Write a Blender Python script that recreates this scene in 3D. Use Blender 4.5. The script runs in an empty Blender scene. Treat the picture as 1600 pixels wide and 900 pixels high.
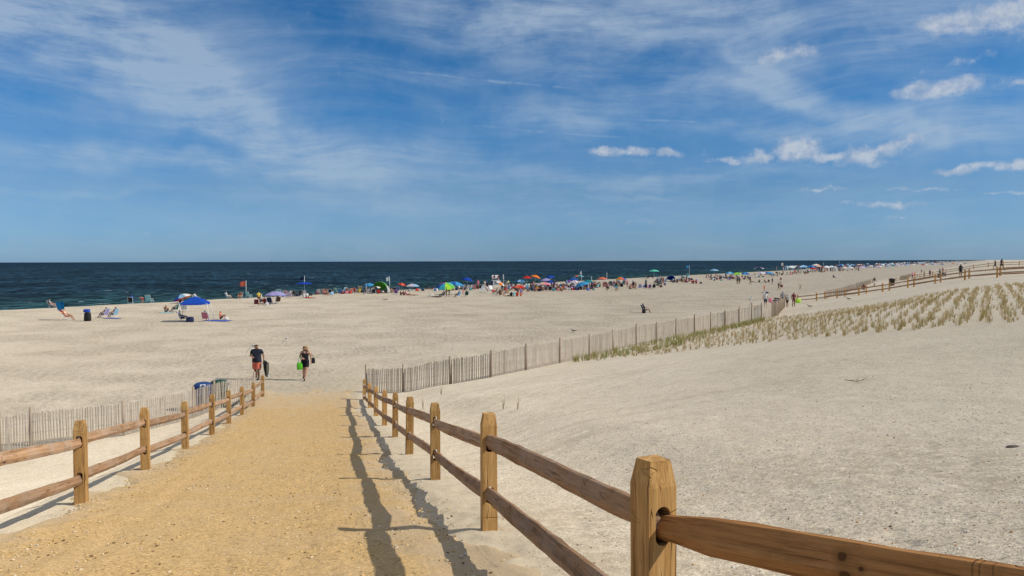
import bpy, bmesh, math, random
import numpy as np
from mathutils import Vector, Matrix, noise as mnoise

random.seed(7)
RNG = np.random.RandomState(11)
S = bpy.context.scene
COL = S.collection
R = math.radians

# ------------------------------------------------------------------ helpers
def link(o, parent=None):
    COL.objects.link(o)
    if parent is not None:
        o.parent = parent
    return o

LABELS = {}
def tag(o, label=None, cat=None, group=None, kind=None):
    if label: o['label'] = label
    if cat: o['category'] = cat
    if group: o['group'] = group
    if kind: o['kind'] = kind
    return o

def empty(name, loc, rz=0.0):
    o = bpy.data.objects.new(name, None)
    o.empty_display_size = 0.2
    o.location = loc
    o.rotation_euler = (0, 0, rz)
    return link(o)

class MB:
    """Collects simple shapes into one mesh."""
    def __init__(self):
        self.v = []; self.f = []; self.m = []; self.s = []
    def add(self, verts, faces, mat=0, smooth=False):
        b = len(self.v)
        self.v += [tuple(p) for p in verts]
        for f in faces:
            self.f.append(tuple(i + b for i in f)); self.m.append(mat); self.s.append(smooth)
    def box(self, c, size, mat=0, rot=None):
        hx, hy, hz = size[0] / 2, size[1] / 2, size[2] / 2
        vs = [Vector((sx * hx, sy * hy, sz * hz)) for sz in (-1, 1) for sy in (-1, 1) for sx in (-1, 1)]
        if rot is not None: vs = [rot @ p for p in vs]
        c = Vector(c)
        self.add([p + c for p in vs], [(0, 2, 3, 1), (4, 5, 7, 6), (0, 1, 5, 4), (2, 6, 7, 3), (0, 4, 6, 2), (1, 3, 7, 5)], mat)
    def tube(self, pts, r, n=8, mat=0, cap=True):
        pts = [Vector(p) for p in pts]
        rr = r if isinstance(r, (list, tuple)) else [r] * len(pts)
        rings = []
        prev = None
        for i, p in enumerate(pts):
            d = (pts[min(i + 1, len(pts) - 1)] - pts[max(i - 1, 0)]).normalized()
            if prev is None:
                up = Vector((0, 0, 1)) if abs(d.z) < .9 else Vector((1, 0, 0))
                a = d.cross(up).normalized()
            else:
                a = (prev - d * prev.dot(d)).normalized()
            prev = a
            b = d.cross(a)
            rings.append([p + (a * math.cos(2 * math.pi * k / n) + b * math.sin(2 * math.pi * k / n)) * rr[i] for k in range(n)])
        vs = [q for ring in rings for q in ring]
        fs = []
        for i in range(len(pts) - 1):
            for k in range(n):
                fs.append((i * n + k, i * n + (k + 1) % n, (i + 1) * n + (k + 1) % n, (i + 1) * n + k))
        if cap:
            fs.append(tuple(range(n))[::-1]); fs.append(tuple((len(pts) - 1) * n + k for k in range(n)))
        self.add(vs, fs, mat, True)
    def lathe(self, prof, n=16, mat=0, c=(0, 0, 0), cap=True):
        vs = []
        for r, z in prof:
            for k in range(n):
                vs.append((c[0] + r * math.cos(2 * math.pi * k / n), c[1] + r * math.sin(2 * math.pi * k / n), c[2] + z))
        fs = []
        for i in range(len(prof) - 1):
            for k in range(n):
                fs.append((i * n + k, i * n + (k + 1) % n, (i + 1) * n + (k + 1) % n, (i + 1) * n + k))
        if cap:
            fs.append(tuple(range(n))[::-1]); fs.append(tuple((len(prof) - 1) * n + k for k in range(n)))
        self.add(vs, fs, mat, True)
    def sheet(self, a, b, c, d, th=.012, mat=0, nu=1):
        """thin cloth slab with corners a b c d"""
        a, b, c, d = map(Vector, (a, b, c, d))
        nrm = (b - a).cross(d - a).normalized() * th
        vs = [a, b, c, d, a + nrm, b + nrm, c + nrm, d + nrm]
        self.add(vs, [(3, 2, 1, 0), (4, 5, 6, 7), (0, 1, 5, 4), (1, 2, 6, 5), (2, 3, 7, 6), (3, 0, 4, 7)], mat)
    def mesh(self, name, mats=None):
        me = bpy.data.meshes.new(name)
        me.from_pydata(self.v, [], self.f)
        me.polygons.foreach_set('material_index', self.m)
        me.polygons.foreach_set('use_smooth', self.s)
        for m in (mats or []): me.materials.append(m)
        me.update()
        return me

def obj(name, me, parent=None, mats=None, loc=None, rot=None):
    o = bpy.data.objects.new(name, me)
    link(o, parent)
    if loc is not None: o.location = loc
    if rot is not None: o.rotation_euler = rot
    if mats:
        while len(me.materials) < len(mats): me.materials.append(None)
        for i, m in enumerate(mats):
            o.material_slots[i].link = 'OBJECT'
            o.material_slots[i].material = m
    return o

# ------------------------------------------------------------------ node helper
class NT:
    def __init__(self, tree):
        self.t = tree; tree.nodes.clear()
    def n(self, typ, ins=None, **kw):
        nd = self.t.nodes.new(typ)
        for k, v in kw.items(): setattr(nd, k, v)
        for k, v in (ins or {}).items():
            sock = nd.inputs[k]
            if isinstance(v, bpy.types.NodeSocket): self.t.links.new(v, sock)
            elif isinstance(v, bpy.types.Node): self.t.links.new(v.outputs[0], sock)
            else: sock.default_value = v
        return nd
    def math(self, op, a, b=0.0, c=0.0, clamp=False):
        nd = self.t.nodes.new('ShaderNodeMath'); nd.operation = op; nd.use_clamp = clamp
        for i, v in enumerate((a, b, c)):
            if isinstance(v, (bpy.types.NodeSocket,)): self.t.links.new(v, nd.inputs[i])
            else: nd.inputs[i].default_value = v
        return nd.outputs[0]
    def vmath(self, op, a, b=(0, 0, 0)):
        nd = self.t.nodes.new('ShaderNodeVectorMath'); nd.operation = op
        for i, v in enumerate((a, b)):
            if isinstance(v, bpy.types.NodeSocket): self.t.links.new(v, nd.inputs[i])
            else: nd.inputs[i].default_value = v
        return nd
    def mix(self, fac, a, b, blend='MIX'):
        nd = self.t.nodes.new('ShaderNodeMix'); nd.data_type = 'RGBA'; nd.blend_type = blend
        for s, v in ((nd.inputs[0], fac), (nd.inputs[6], a), (nd.inputs[7], b)):
            if isinstance(v, bpy.types.NodeSocket): self.t.links.new(v, s)
            else: s.default_value = v if not isinstance(v, tuple) or len(v) == 4 else (*v, 1)
        return nd.outputs[2]
    def ramp(self, fac, stops, interp='LINEAR'):
        nd = self.t.nodes.new('ShaderNodeValToRGB'); nd.color_ramp.interpolation = interp
        el = nd.color_ramp.elements
        while len(el) < len(stops): el.new(.5)
        for e, (p, c) in zip(el, stops):
            e.position = p; e.color = (*c, 1) if isinstance(c, tuple) else (c, c, c, 1)
        self.t.links.new(fac, nd.inputs[0])
        return nd.outputs[0]
    def mapr(self, v, a, b, c=0.0, d=1.0, smooth=True):
        nd = self.t.nodes.new('ShaderNodeMapRange')
        nd.interpolation_type = 'SMOOTHSTEP' if smooth else 'LINEAR'
        self.t.links.new(v, nd.inputs[0])
        for i, x in enumerate((a, b, c, d)): nd.inputs[i + 1].default_value = x
        return nd.outputs[0]
    def noise(self, vec, scale, detail=2.0, rough=.5, dist=0.0, out=0):
        nd = self.n('ShaderNodeTexNoise', {'Scale': scale, 'Detail': detail, 'Roughness': rough, 'Distortion': dist})
        self.t.links.new(vec, nd.inputs['Vector'])
        return nd.outputs[out]
    def scale(self, vec, sc, rot=(0, 0, 0)):
        nd = self.n('ShaderNodeMapping', {'Scale': sc, 'Rotation': rot})
        self.t.links.new(vec, nd.inputs['Vector'])
        return nd.outputs[0]

def new_mat(name):
    m = bpy.data.materials.new(name); m.use_nodes = True
    return m, NT(m.node_tree)

def finish(nt, shader):
    o = nt.n('ShaderNodeOutputMaterial'); nt.t.links.new(shader.outputs[0] if isinstance(shader, bpy.types.Node) else shader, o.inputs[0])

# ------------------------------------------------------------------ camera
CAM_Z = 6.0
F = 1200.0                       # focal length in photo pixels (1600 wide)
cd = bpy.data.cameras.new('camera'); cam = bpy.data.objects.new('camera', cd); link(cam)
cd.sensor_width = 36; cd.lens = 36 * F / 1600; cd.clip_start = .05; cd.clip_end = 120000
CM = Matrix.Rotation(R(90 - 2.005), 3, 'X') @ Matrix.Rotation(-.0026, 3, 'Z')
cam.location = (0, 0, CAM_Z); cam.rotation_euler = CM.to_euler()
S.camera = cam

# ------------------------------------------------------------------ terrain
NRM = (-.850, .527)              # seaward
ALG = (.527, .850)               # along the shore
def s_of(x, y): return (x + 120) * NRM[0] + y * NRM[1]
def a_of(x, y): return (x + 120) * ALG[0] + y * ALG[1]
def from_sa(s, a): return (-120 + s * NRM[0] + a * ALG[0], s * NRM[1] + a * ALG[1])

def spline(tab):
    xs = np.array([t[0] for t in tab], float); ys = np.array([t[1] for t in tab], float)
    d = np.diff(ys) / np.diff(xs)
    m = np.zeros(len(xs)); m[0] = d[0]; m[-1] = d[-1]
    for i in range(1, len(xs) - 1):
        m[i] = 0 if d[i - 1] * d[i] <= 0 else 2 * d[i - 1] * d[i] / (d[i - 1] + d[i])
    def f(q):
        q = np.clip(np.asarray(q, float), xs[0], xs[-1])
        i = np.clip(np.searchsorted(xs, q) - 1, 0, len(xs) - 2)
        h = xs[i + 1] - xs[i]; t = (q - xs[i]) / h
        return ((2 * t**3 - 3 * t**2 + 1) * ys[i] + (t**3 - 2 * t**2 + t) * h * m[i]
                + (-2 * t**3 + 3 * t**2) * ys[i + 1] + (t**3 - t**2) * h * m[i + 1])
    return f

z_dune = spline([(-4000, 3.2), (-220, 3.8), (-135, 4.7), (-110, 4.65), (-104, 4.42), (-100.5, 4.0), (-95, 3.0), (-90, 2.06), (-85, 1.12),
                 (-82, .62), (-79.5, .30), (-75, .18), (-55, .10), (-20, .14), (-6, .26), (-2, .24), (1, .02), (8, -.75), (18, -1.7), (60, -4), (20000, -12)])
z_path = spline([(-30, 4.7), (-6, 4.62), (0, 4.50), (2.9, 4.15), (6.55, 3.62), (10.7, 2.95), (14.07, 2.46), (17.7, 1.95), (21.2, 1.48), (24.8, 1.05),
                 (28.5, .62), (32.2, .28), (36, .13), (45, .10), (400, .1)])
PD = (-.235, .972); PQ = (.972, .235)
def t_of(x, y): return x * PD[0] + y * PD[1]
def w_of(x, y): return x * PQ[0] + y * PQ[1]
def sstep(a, b, x):
    t = np.clip((x - a) / (b - a), 0, 1); return t * t * (3 - 2 * t)

# lattice value noise
_perm = RNG.permutation(4096); _vals = RNG.rand(4096) * 2 - 1
def vnoise(x, y):
    x = np.asarray(x, float); y = np.asarray(y, float)
    xi = np.floor(x).astype(np.int64); yi = np.floor(y).astype(np.int64)
    fx = x - xi; fy = y - yi
    fx = fx * fx * (3 - 2 * fx); fy = fy * fy * (3 - 2 * fy)
    def h(i, j): return _vals[_perm[(i + _perm[j & 4095]) & 4095]]
    return (h(xi, yi) * (1 - fx) + h(xi + 1, yi) * fx) * (1 - fy) + (h(xi, yi + 1) * (1 - fx) + h(xi + 1, yi + 1) * fx) * fy

def ground_z(x, y, fine=True):
    x = np.asarray(x, float); y = np.asarray(y, float)
    s = s_of(x, y); t = t_of(x, y); w = w_of(x, y)
    n1 = vnoise(x / 9, y / 9); n2 = vnoise(x / 2.7 + 31, y / 2.7)
    dune = sstep(-76, -84, s)
    zd = z_dune(s) + n1 * (.05 + .10 * dune * sstep(0, 30, np.hypot(x, y))) + n2 * .025
    m = sstep(-5.4, -3.3, w) * sstep(4.6, 1.75, w) * sstep(40, 34, t)
    z = zd * (1 - m) + (z_path(t) + n2 * .012) * m
    if fine:
        r = np.hypot(x, y)
        near = sstep(40, 14, r)
        edge = np.exp(-((w - 1.25) / .45)**2) + np.exp(-((w + 3.0) / .5)**2)
        edge = edge * sstep(35, 30, t)
        z = z + near * (.005 + .014 * np.clip(edge, 0, 1)) * (vnoise(x * 5, y * 5) + .6 * vnoise(x * 11 + 7, y * 11))
        z = z + near * .012 * vnoise(x * 1.3, y * 1.3 + 50)
    return z

def gz(x, y): return float(ground_z(x, y, False))

def ray(px, py):
    d = CM @ Vector(((px - 800) / F, (450 - py) / F, -1))
    return d.normalized()

def at(px, py, smax=-1.5):
    """ground point seen at photo pixel (px, py); never beyond the berm crest"""
    d = ray(px, py)
    hl = math.hypot(d.x, d.y)
    ts = np.concatenate([np.arange(1.0, 60, .1), np.arange(60, 400, .5), np.geomspace(400, 6000, 3000)]) / hl
    xs = d.x * ts; ys = d.y * ts; zs = CAM_Z + d.z * ts
    g = ground_z(xs, ys, False)
    hit = np.where((zs <= g) | (s_of(xs, ys) > smax))[0]
    i = hit[0] if len(hit) else len(ts) - 1
    x, y = xs[i], ys[i]
    return Vector((x, y, gz(x, y)))

# ------------------------------------------------------------------ materials
def sand_color_nodes(nt, P, base, dark, light, shell=1.0):
    big = nt.noise(P, .35, 3, .6)
    mid = nt.noise(P, 3.0, 4, .65)
    fine = nt.noise(P, 34.0, 3, .75)
    grain = nt.noise(P, 105.0, 2, .75)
    c = nt.mix(nt.mapr(big, .3, .7), dark, base)
    c = nt.mix(nt.mapr(mid, .35, .7, 0, .55), c, light)
    g = nt.math('ADD', nt.math('MULTIPLY', fine, .55), nt.math('MULTIPLY', grain, .45))
    gm = nt.ramp(g, [(.37, .30), (.455, .86), (.54, 1.09), (.64, 1.52)])
    c = nt.mix(.9, c, gm, 'MULTIPLY')
    cl = nt.noise(P, 13.0, 3, .7)
    c = nt.mix(.75, c, nt.ramp(cl, [(.30, .60), (.42, .97), (.58, 1.02), (.72, 1.20)]), 'MULTIPLY')
    # shell and pebble flecks: a real scatter of coloured grains
    v = nt.n('ShaderNodeTexVoronoi', {'Scale': 38.0, 'Randomness': 1.0}); nt.t.links.new(P, v.inputs['Vector'])
    sep = nt.n('ShaderNodeSeparateColor', {0: v.outputs['Color']})
    isd = nt.math('MULTIPLY', nt.math('LESS_THAN', v.outputs['Distance'], .30), nt.math('GREATER_THAN', sep.outputs[0], 1 - .10 * shell))
    fcol = nt.ramp(sep.outputs[1], [(0, (.10, .07, .05)), (.3, (.30, .19, .09)), (.55, (.50, .33, .16)), (.8, (.70, .64, .55)), (1, (.75, .72, .66))], 'CONSTANT')
    c = nt.mix(nt.math('MULTIPLY', isd, .8), c, fcol)
    h = nt.math('ADD', nt.math('MULTIPLY', fine, .5), nt.math('MULTIPLY', grain, .35))
    h = nt.math('ADD', h, nt.math('MULTIPLY', isd, .25))
    return c, h

# sand of beach and dunes
M_sand, nt = new_mat('sand')
P = nt.n('ShaderNodeNewGeometry').outputs['Position']
c, h = sand_color_nodes(nt, P, (.58, .485, .36), (.52, .43, .31), (.635, .54, .415))
lo = nt.noise(P, .045, 3, .5)
c = nt.mix(nt.mapr(lo, .42, .62, 0, .35), c, (.475, .39, .28))
deb = nt.math('MULTIPLY', nt.mapr(nt.noise(P, .22, 4, .65), .50, .68), nt.mapr(nt.noise(P, 7.0, 4, .7), .42, .62))
c = nt.mix(nt.math('MULTIPLY', deb, .55), c, (.33, .26, .175))
# yellow grit trodden out beside the ramp
sepw = nt.n('ShaderNodeSeparateXYZ', {0: P})
wq_ = nt.math('ADD', nt.math('MULTIPLY', sepw.outputs[0], PQ[0]), nt.math('MULTIPLY', sepw.outputs[1], PQ[1]))
tq_ = nt.math('ADD', nt.math('MULTIPLY', sepw.outputs[0], PD[0]), nt.math('MULTIPLY', sepw.outputs[1], PD[1]))
wd_ = nt.math('ADD', nt.math('ABSOLUTE', nt.math('ADD', wq_, .85)), nt.math('MULTIPLY', nt.math('ADD', nt.noise(P, 2.2, 4, .65), -.5), 1.3))
grit = nt.math('MULTIPLY', nt.mapr(wd_, 3.35, 2.0, 0, .85), nt.mapr(tq_, 46, 34))
c = nt.mix(grit, c, (.42, .345, .24))
# light put into colour: dune brightened against its slope's weaker sun, beach toned down
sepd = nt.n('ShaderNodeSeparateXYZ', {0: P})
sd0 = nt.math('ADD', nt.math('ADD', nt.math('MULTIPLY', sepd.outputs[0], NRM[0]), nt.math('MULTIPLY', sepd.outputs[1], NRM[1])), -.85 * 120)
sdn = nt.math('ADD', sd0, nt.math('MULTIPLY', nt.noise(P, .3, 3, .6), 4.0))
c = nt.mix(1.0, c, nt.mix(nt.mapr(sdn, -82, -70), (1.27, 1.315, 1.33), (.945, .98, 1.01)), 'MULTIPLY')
# trodden dimples and rake lines
sep = nt.n('ShaderNodeSeparateXYZ', {0: P})
ss = nt.math('ADD', nt.math('MULTIPLY', sep.outputs[0], NRM[0]), nt.math('MULTIPLY', sep.outputs[1], NRM[1]))
ss = nt.math('ADD', ss, -.85 * 120)
aa = nt.math('ADD', nt.math('MULTIPLY', sep.outputs[0], ALG[0]), nt.math('MULTIPLY', sep.outputs[1], ALG[1]))
V = nt.n('ShaderNodeCombineXYZ', {0: nt.math('MULTIPLY', aa, .05), 1: ss, 2: 0.0}).outputs[0]
rake = nt.noise(V, 2.2, 3, .6, .4)
dim = nt.noise(P, 5.0, 4, .7)
vor = nt.n('ShaderNodeTexVoronoi', {'Scale': 3.1, 'Randomness': 1.0}, feature='SMOOTH_F1'); nt.t.links.new(P, vor.inputs['Vector'])
onbeach = nt.mapr(ss, -80, -72)
patch = nt.mapr(nt.noise(P, .16, 3, .6), .38, .62, .35, 1.0)
dimh = nt.math('MULTIPLY', nt.math('ADD', dim, nt.math('MULTIPLY', vor.outputs['Distance'], .8)), patch)
hb = nt.math('MULTIPLY', dimh, nt.math('ADD', nt.math('MULTIPLY', onbeach, .17), .016))
rk = nt.math('MULTIPLY', nt.mapr(ss, -99, -92), .075)
hr = nt.math('MULTIPLY', rake, rk)
# old footprints: elongated dents in loose trails
fv = nt.n('ShaderNodeTexVoronoi', {'Scale': 1.0, 'Randomness': .9}); nt.t.links.new(nt.scale(P, (1.7, 2.6, .01), (0, 0, .35)), fv.inputs['Vector'])
fsep = nt.n('ShaderNodeSeparateColor', {0: fv.outputs['Color']})
dent = nt.math('MULTIPLY', nt.mapr(fv.outputs['Distance'], .10, .26, -1, 0), nt.math('GREATER_THAN', fsep.outputs[0], .45))
dent = nt.math('MULTIPLY', dent, nt.mapr(nt.noise(P, .28, 2, .5), .46, .6))
hr = nt.math('ADD', hr, nt.math('MULTIPLY', dent, .022))
hr = nt.math('ADD', hr, nt.math('MULTIPLY', nt.noise(P, 1.1, 3, .6), .05))
# sweeping vehicle tracks across the dune face
sw = nt.vmath('ADD', P, (0, 0, 0)); nt.t.links.new(nt.vmath('MULTIPLY', nt.vmath('SUBTRACT', nt.noise(P, .06, 1, .4, out=1), (.5, .5, .5)).outputs[0], (7, 7, 0)).outputs[0], sw.inputs[1])
swv = nt.scale(sw.outputs[0], (.05, 2.1, .01), (0, 0, -.42))
trk = nt.noise(swv, 1.0, 4, .65, .2)
tm = nt.math('MULTIPLY', nt.mapr(ss, -101, -95), nt.mapr(ss, -79, -84))
tm = nt.math('MULTIPLY', tm, nt.mapr(nt.noise(P, .11, 2, .5), .40, .58, .25, 1))
hr = nt.math('ADD', hr, nt.math('MULTIPLY', nt.math('MULTIPLY', trk, tm), .085))
c = nt.mix(nt.math('MULTIPLY', nt.math('MULTIPLY', tm, nt.mapr(trk, .40, .46, 1, 0)), .30), c, (.40, .325, .23))
b1 = nt.n('ShaderNodeBump', {'Strength': .9, 'Distance': 1.0, 'Height': nt.math('ADD', hb, hr)})
b2 = nt.n('ShaderNodeBump', {'Strength': .8, 'Distance': .014, 'Height': h, 'Normal': b1.outputs[0]})
# damp darker sand on the foreshore
wet = nt.mapr(ss, 3, 9)
c = nt.mix(wet, c, (.22, .18, .13))
bs = nt.n('ShaderNodeBsdfPrincipled', {'Base Color': c, 'Roughness': .95, 'Diffuse Roughness': .8, 'Specular IOR Level': .12, 'Normal': b2.outputs[0]})
finish(nt, bs)

# yellow gravelly sand of the ramp
M_path, nt = new_mat('path_sand')
P = nt.n('ShaderNodeNewGeometry').outputs['Position']
c, h = sand_color_nodes(nt, P, (.505, .342, .152), (.475, .318, .140), (.535, .372, .176), 1.5)
sep = nt.n('ShaderNodeSeparateXYZ', {0: P})
tt = nt.math('ADD', nt.math('MULTIPLY', sep.outputs[0], PD[0]), nt.math('MULTIPLY', sep.outputs[1], PD[1]))
ww = nt.math('ADD', nt.math('MULTIPLY', sep.outputs[0], PQ[0]), nt.math('MULTIPLY', sep.outputs[1], PQ[1]))
# grey sand blown over the ramp towards its right edge and its foot
nb = nt.noise(P, 1.6, 4, .6)
over = nt.math('MAXIMUM', nt.math('MAXIMUM', nt.math('MULTIPLY', nt.math('ADD', ww, -.25), .75), nt.math('MULTIPLY', nt.math('ADD', ww, 2.45), -.9)), nt.math('MULTIPLY', nt.math('ADD', tt, -27.0), .085))
over = nt.mapr(nt.math('ADD', over, nt.math('MULTIPLY', nt.math('ADD', nb, -.5), 1.5)), -.05, .75, 0, .9)
c = nt.mix(over, c, (.47, .375, .25))
band = nt.noise(P, .8, 3, .6)
c = nt.mix(nt.mapr(band, .4, .65, 0, .3), c, (.46, .335, .19))
V = nt.n('ShaderNodeCombineXYZ', {0: nt.math('MULTIPLY', tt, .12), 1: ww, 2: 0.0}).outputs[0]
track = nt.noise(V, 5.0, 3, .6, .3)
dim = nt.noise(P, 7.0, 3, .6)
fv = nt.n('ShaderNodeTexVoronoi', {'Scale': 1.0, 'Randomness': .95}); nt.t.links.new(nt.scale(P, (2.9, 1.9, .01), (0, 0, .2)), fv.inputs['Vector'])
fsep = nt.n('ShaderNodeSeparateColor', {0: fv.outputs['Color']})
dent = nt.math('MULTIPLY', nt.mapr(fv.outputs['Distance'], .10, .27, -1, 0), nt.math('GREATER_THAN', fsep.outputs[0], .55))
dent = nt.math('MULTIPLY', dent, nt.mapr(nt.noise(P, .5, 2, .5), .44, .58))
b1 = nt.n('ShaderNodeBump', {'Strength': .7, 'Distance': .03, 'Height': nt.math('ADD', nt.math('ADD', track, dim), nt.math('MULTIPLY', dent, .7))})
b2 = nt.n('ShaderNodeBump', {'Strength': .7, 'Distance': .012, 'Height': h, 'Normal': b1.outputs[0]})
finish(nt, nt.n('ShaderNodeBsdfPrincipled', {'Base Color': c, 'Roughness': .95, 'Diffuse Roughness': .8, 'Specular IOR Level': .12, 'Normal': b2.outputs[0]}))

# sea
M_sea, nt = new_mat('sea_water')
P = nt.n('ShaderNodeNewGeometry').outputs['Position']
rot = math.atan2(ALG[1], ALG[0])
V = nt.scale(P, (1, 1, 1), (0, 0, 0))
sep = nt.n('ShaderNodeSeparateXYZ', {0: P})
ss = nt.math('ADD', nt.math('ADD', nt.math('MULTIPLY', sep.outputs[0], NRM[0]), nt.math('MULTIPLY', sep.outputs[1], NRM[1])), -.85 * 120)
W1 = nt.noise(nt.scale(P, (.46, .17, 1), (0, 0, .12)), 1.0, 7, .68, .5)
W2 = nt.noise(nt.scale(P, (.035, .030, 1)), 1.0, 4, .65, .4)
W3 = nt.noise(nt.scale(P, (.003, .006, 1)), 1.0, 3, .6)
deep = nt.mix(nt.mapr(ss, 10, 110), (.019, .052, .058), (.0125, .034, .054))
deep = nt.mix(nt.mapr(ss, 300, 3000), deep, (.010, .029, .053))
ck = nt.ramp(W1, [(.36, .10), (.46, .62), (.54, 1.2), (.64, 2.7)])
cc = nt.mix(1.0, deep, ck, 'MULTIPLY')
ck2 = nt.ramp(W2, [(.34, .55), (.66, 1.45)]); cc = nt.mix(1.0, cc, ck2, 'MULTIPLY')
ck3 = nt.ramp(W3, [(.3, .8), (.7, 1.2)]); cc = nt.mix(1.0, cc, ck3, 'MULTIPLY')
wc = nt.noise(nt.scale(P, (.22, .16, 1)), 1.0, 3, .55)
foam = nt.math('MULTIPLY', nt.mapr(wc, .70, .735), nt.mapr(W2, .42, .6))
foam = nt.math('MULTIPLY', foam, nt.mapr(ss, 15, 40))
cc = nt.mix(foam, cc, (.62, .66, .68))
dif = nt.n('ShaderNodeBsdfDiffuse', {'Color': cc})
bp = nt.n('ShaderNodeBump', {'Strength': 1.0, 'Distance': 2.2, 'Height': W1})
gl = nt.n('ShaderNodeBsdfGlossy', {'Color': (.8, .9, 1, 1), 'Roughness': .35, 'Normal': bp.outputs[0]})
mx = nt.n('ShaderNodeMixShader', {0: .022, 1: dif.outputs[0], 2: gl.outputs[0]})
finish(nt, mx)

# wood
def wood(name, base, dark, light, axis, grey=None, rough=.92, crack=False, knots=()):
    m, nt = new_mat(name)
    tc = nt.n('ShaderNodeTexCoord').outputs['Object']
    inf = nt.n('ShaderNodeObjectInfo')
    off = nt.vmath('ADD', tc, (0, 0, 0)); nt.t.links.new(nt.n('ShaderNodeCombineXYZ', {0: nt.math('MULTIPLY', inf.outputs['Random'], 17.0), 1: nt.math('MULTIPLY', inf.outputs['Random'], 5.0), 2: inf.outputs['Random']}).outputs[0], off.inputs[1])
    sc = (1.2, 26, 26) if axis == 'X' else (26, 26, 1.2)
    gv = nt.scale(off.outputs[0], sc)
    g = nt.noise(gv, 1.0, 5, .65, .6)
    fsc = (6, 150, 150) if axis == 'X' else (150, 150, 6)
    f = nt.noise(nt.scale(off.outputs[0], fsc), 1.0, 3, .6)
    c = nt.ramp(g, [(.30, dark), (.50, base), (.70, light)])
    c = nt.mix(.55, c, nt.ramp(f, [(.3, .55), (.55, 1.05), (.8, 1.25)]), 'MULTIPLY')
    if grey:
        pn = nt.noise(off.outputs[0], 2.2, 3, .6)
        c = nt.mix(nt.mapr(pn, .38, .68, .0, .65), c, grey)
    # knots and sawn marks
    for (kx, kz, kr_) in knots:
        d_ = nt.vmath('SUBTRACT', tc, (kx, 0, kz)); d_ = nt.vmath('MULTIPLY', d_.outputs[0], (1 / (kr_ * 1.2), 0, 1 / kr_))
        dn = nt.math('ADD', nt.vmath('LENGTH', d_.outputs[0]).outputs['Value'], nt.math('MULTIPLY', nt.math('ADD', g, -.5), .9))
        c = nt.mix(nt.mapr(dn, .75, 1.25, .93, 0), c, (.022, .011, .006))
        c = nt.mix(nt.mapr(dn, 1.0, 3.0, .45, 0), c, dark)
    kv = nt.n('ShaderNodeTexVoronoi', {'Scale': 1.0, 'Randomness': 1.0}); nt.t.links.new(nt.scale(off.outputs[0], (3.2, 9, 9) if axis == 'X' else (9, 9, 3.2)), kv.inputs['Vector'])
    kr = nt.n('ShaderNodeSeparateColor', {0: kv.outputs['Color']})
    c = nt.mix(nt.math('MULTIPLY', nt.mapr(kv.outputs['Distance'], .07, .15, .85, 0), nt.math('GREATER_THAN', kr.outputs[0], 2.0 if knots else .87)), c, (dark[0] * .3, dark[1] * .3, dark[2] * .3))
    c = nt.mix(1.0, c, nt.ramp(inf.outputs['Random'], [(0, .82), (1, 1.14)]), 'MULTIPLY')
    hh = nt.math('MULTIPLY', g, .0)
    if crack:
        # drying checks along the grain, axe and saw marks across it
        ck_ = nt.noise(nt.scale(off.outputs[0], (.9, 15, 15) if axis == 'X' else (15, 15, .9)), 1.0, 2, .5, .3)
        line = nt.math('ABSOLUTE', nt.math('ADD', ck_, -.5))
        cm_ = nt.math('MULTIPLY', nt.mapr(line, .0, .012, 1, 0), nt.mapr(nt.noise(off.outputs[0], 3.0, 2, .5), .48, .58))
        c = nt.mix(nt.math('MULTIPLY', cm_, .8), c, (dark[0] * .25, dark[1] * .25, dark[2] * .25))
        cross = nt.noise(nt.scale(off.outputs[0], (7, 1.5, 1.5) if axis == 'X' else (1.5, 1.5, 7)), 1.0, 2, .5, .4)
        cl_ = nt.math('MULTIPLY', nt.mapr(nt.math('ABSOLUTE', nt.math('ADD', cross, -.53)), .0, .010, 1, 0), nt.mapr(nt.noise(off.outputs[0], 2.1, 2, .5), .47, .6))
        c = nt.mix(nt.math('MULTIPLY', cl_, .55 if axis == 'X' else .25), c, (dark[0] * .45, dark[1] * .45, dark[2] * .45))
        st_ = nt.noise(off.outputs[0], 5.0, 4, .65)
        c = nt.mix(nt.mapr(st_, .56, .74, 0, .5), c, (dark[0] * .8, dark[1] * .8, dark[2] * .85))
        hh = nt.math('MULTIPLY', nt.math('ADD', cm_, cl_), -1.6)
    g = nt.math('ADD', g, hh)
    b = nt.n('ShaderNodeBump', {'Strength': .6, 'Distance': .006, 'Height': nt.math('ADD', g, nt.math('MULTIPLY', f, .6))})
    finish(nt, nt.n('ShaderNodeBsdfPrincipled', {'Base Color': c, 'Roughness': rough, 'Specular IOR Level': .12, 'Normal': b.outputs[0]}))
    return m
M_post = wood('post_wood', (.50, .285, .10), (.28, .14, .045), (.62, .39, .16), 'Z', crack=True)
M_rail = wood('rail_wood', (.41, .24, .125), (.19, .105, .055), (.52, .33, .20), 'X', (.41, .30, .215), crack=True)
M_rail_near = wood('rail_wood_brown', (.42, .20, .068), (.19, .085, .028), (.50, .26, .10), 'X', crack=True, knots=((2.72, -.034, .017), (2.735, .020, .013), (2.67, -.004, .007)))
M_picket = wood('picket_wood', (.46, .395, .315), (.26, .215, .165), (.58, .52, .44), 'Z')
M_stake = wood('stake_wood', (.38, .30, .22), (.22, .165, .115), (.46, .38, .29), 'Z')

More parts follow.
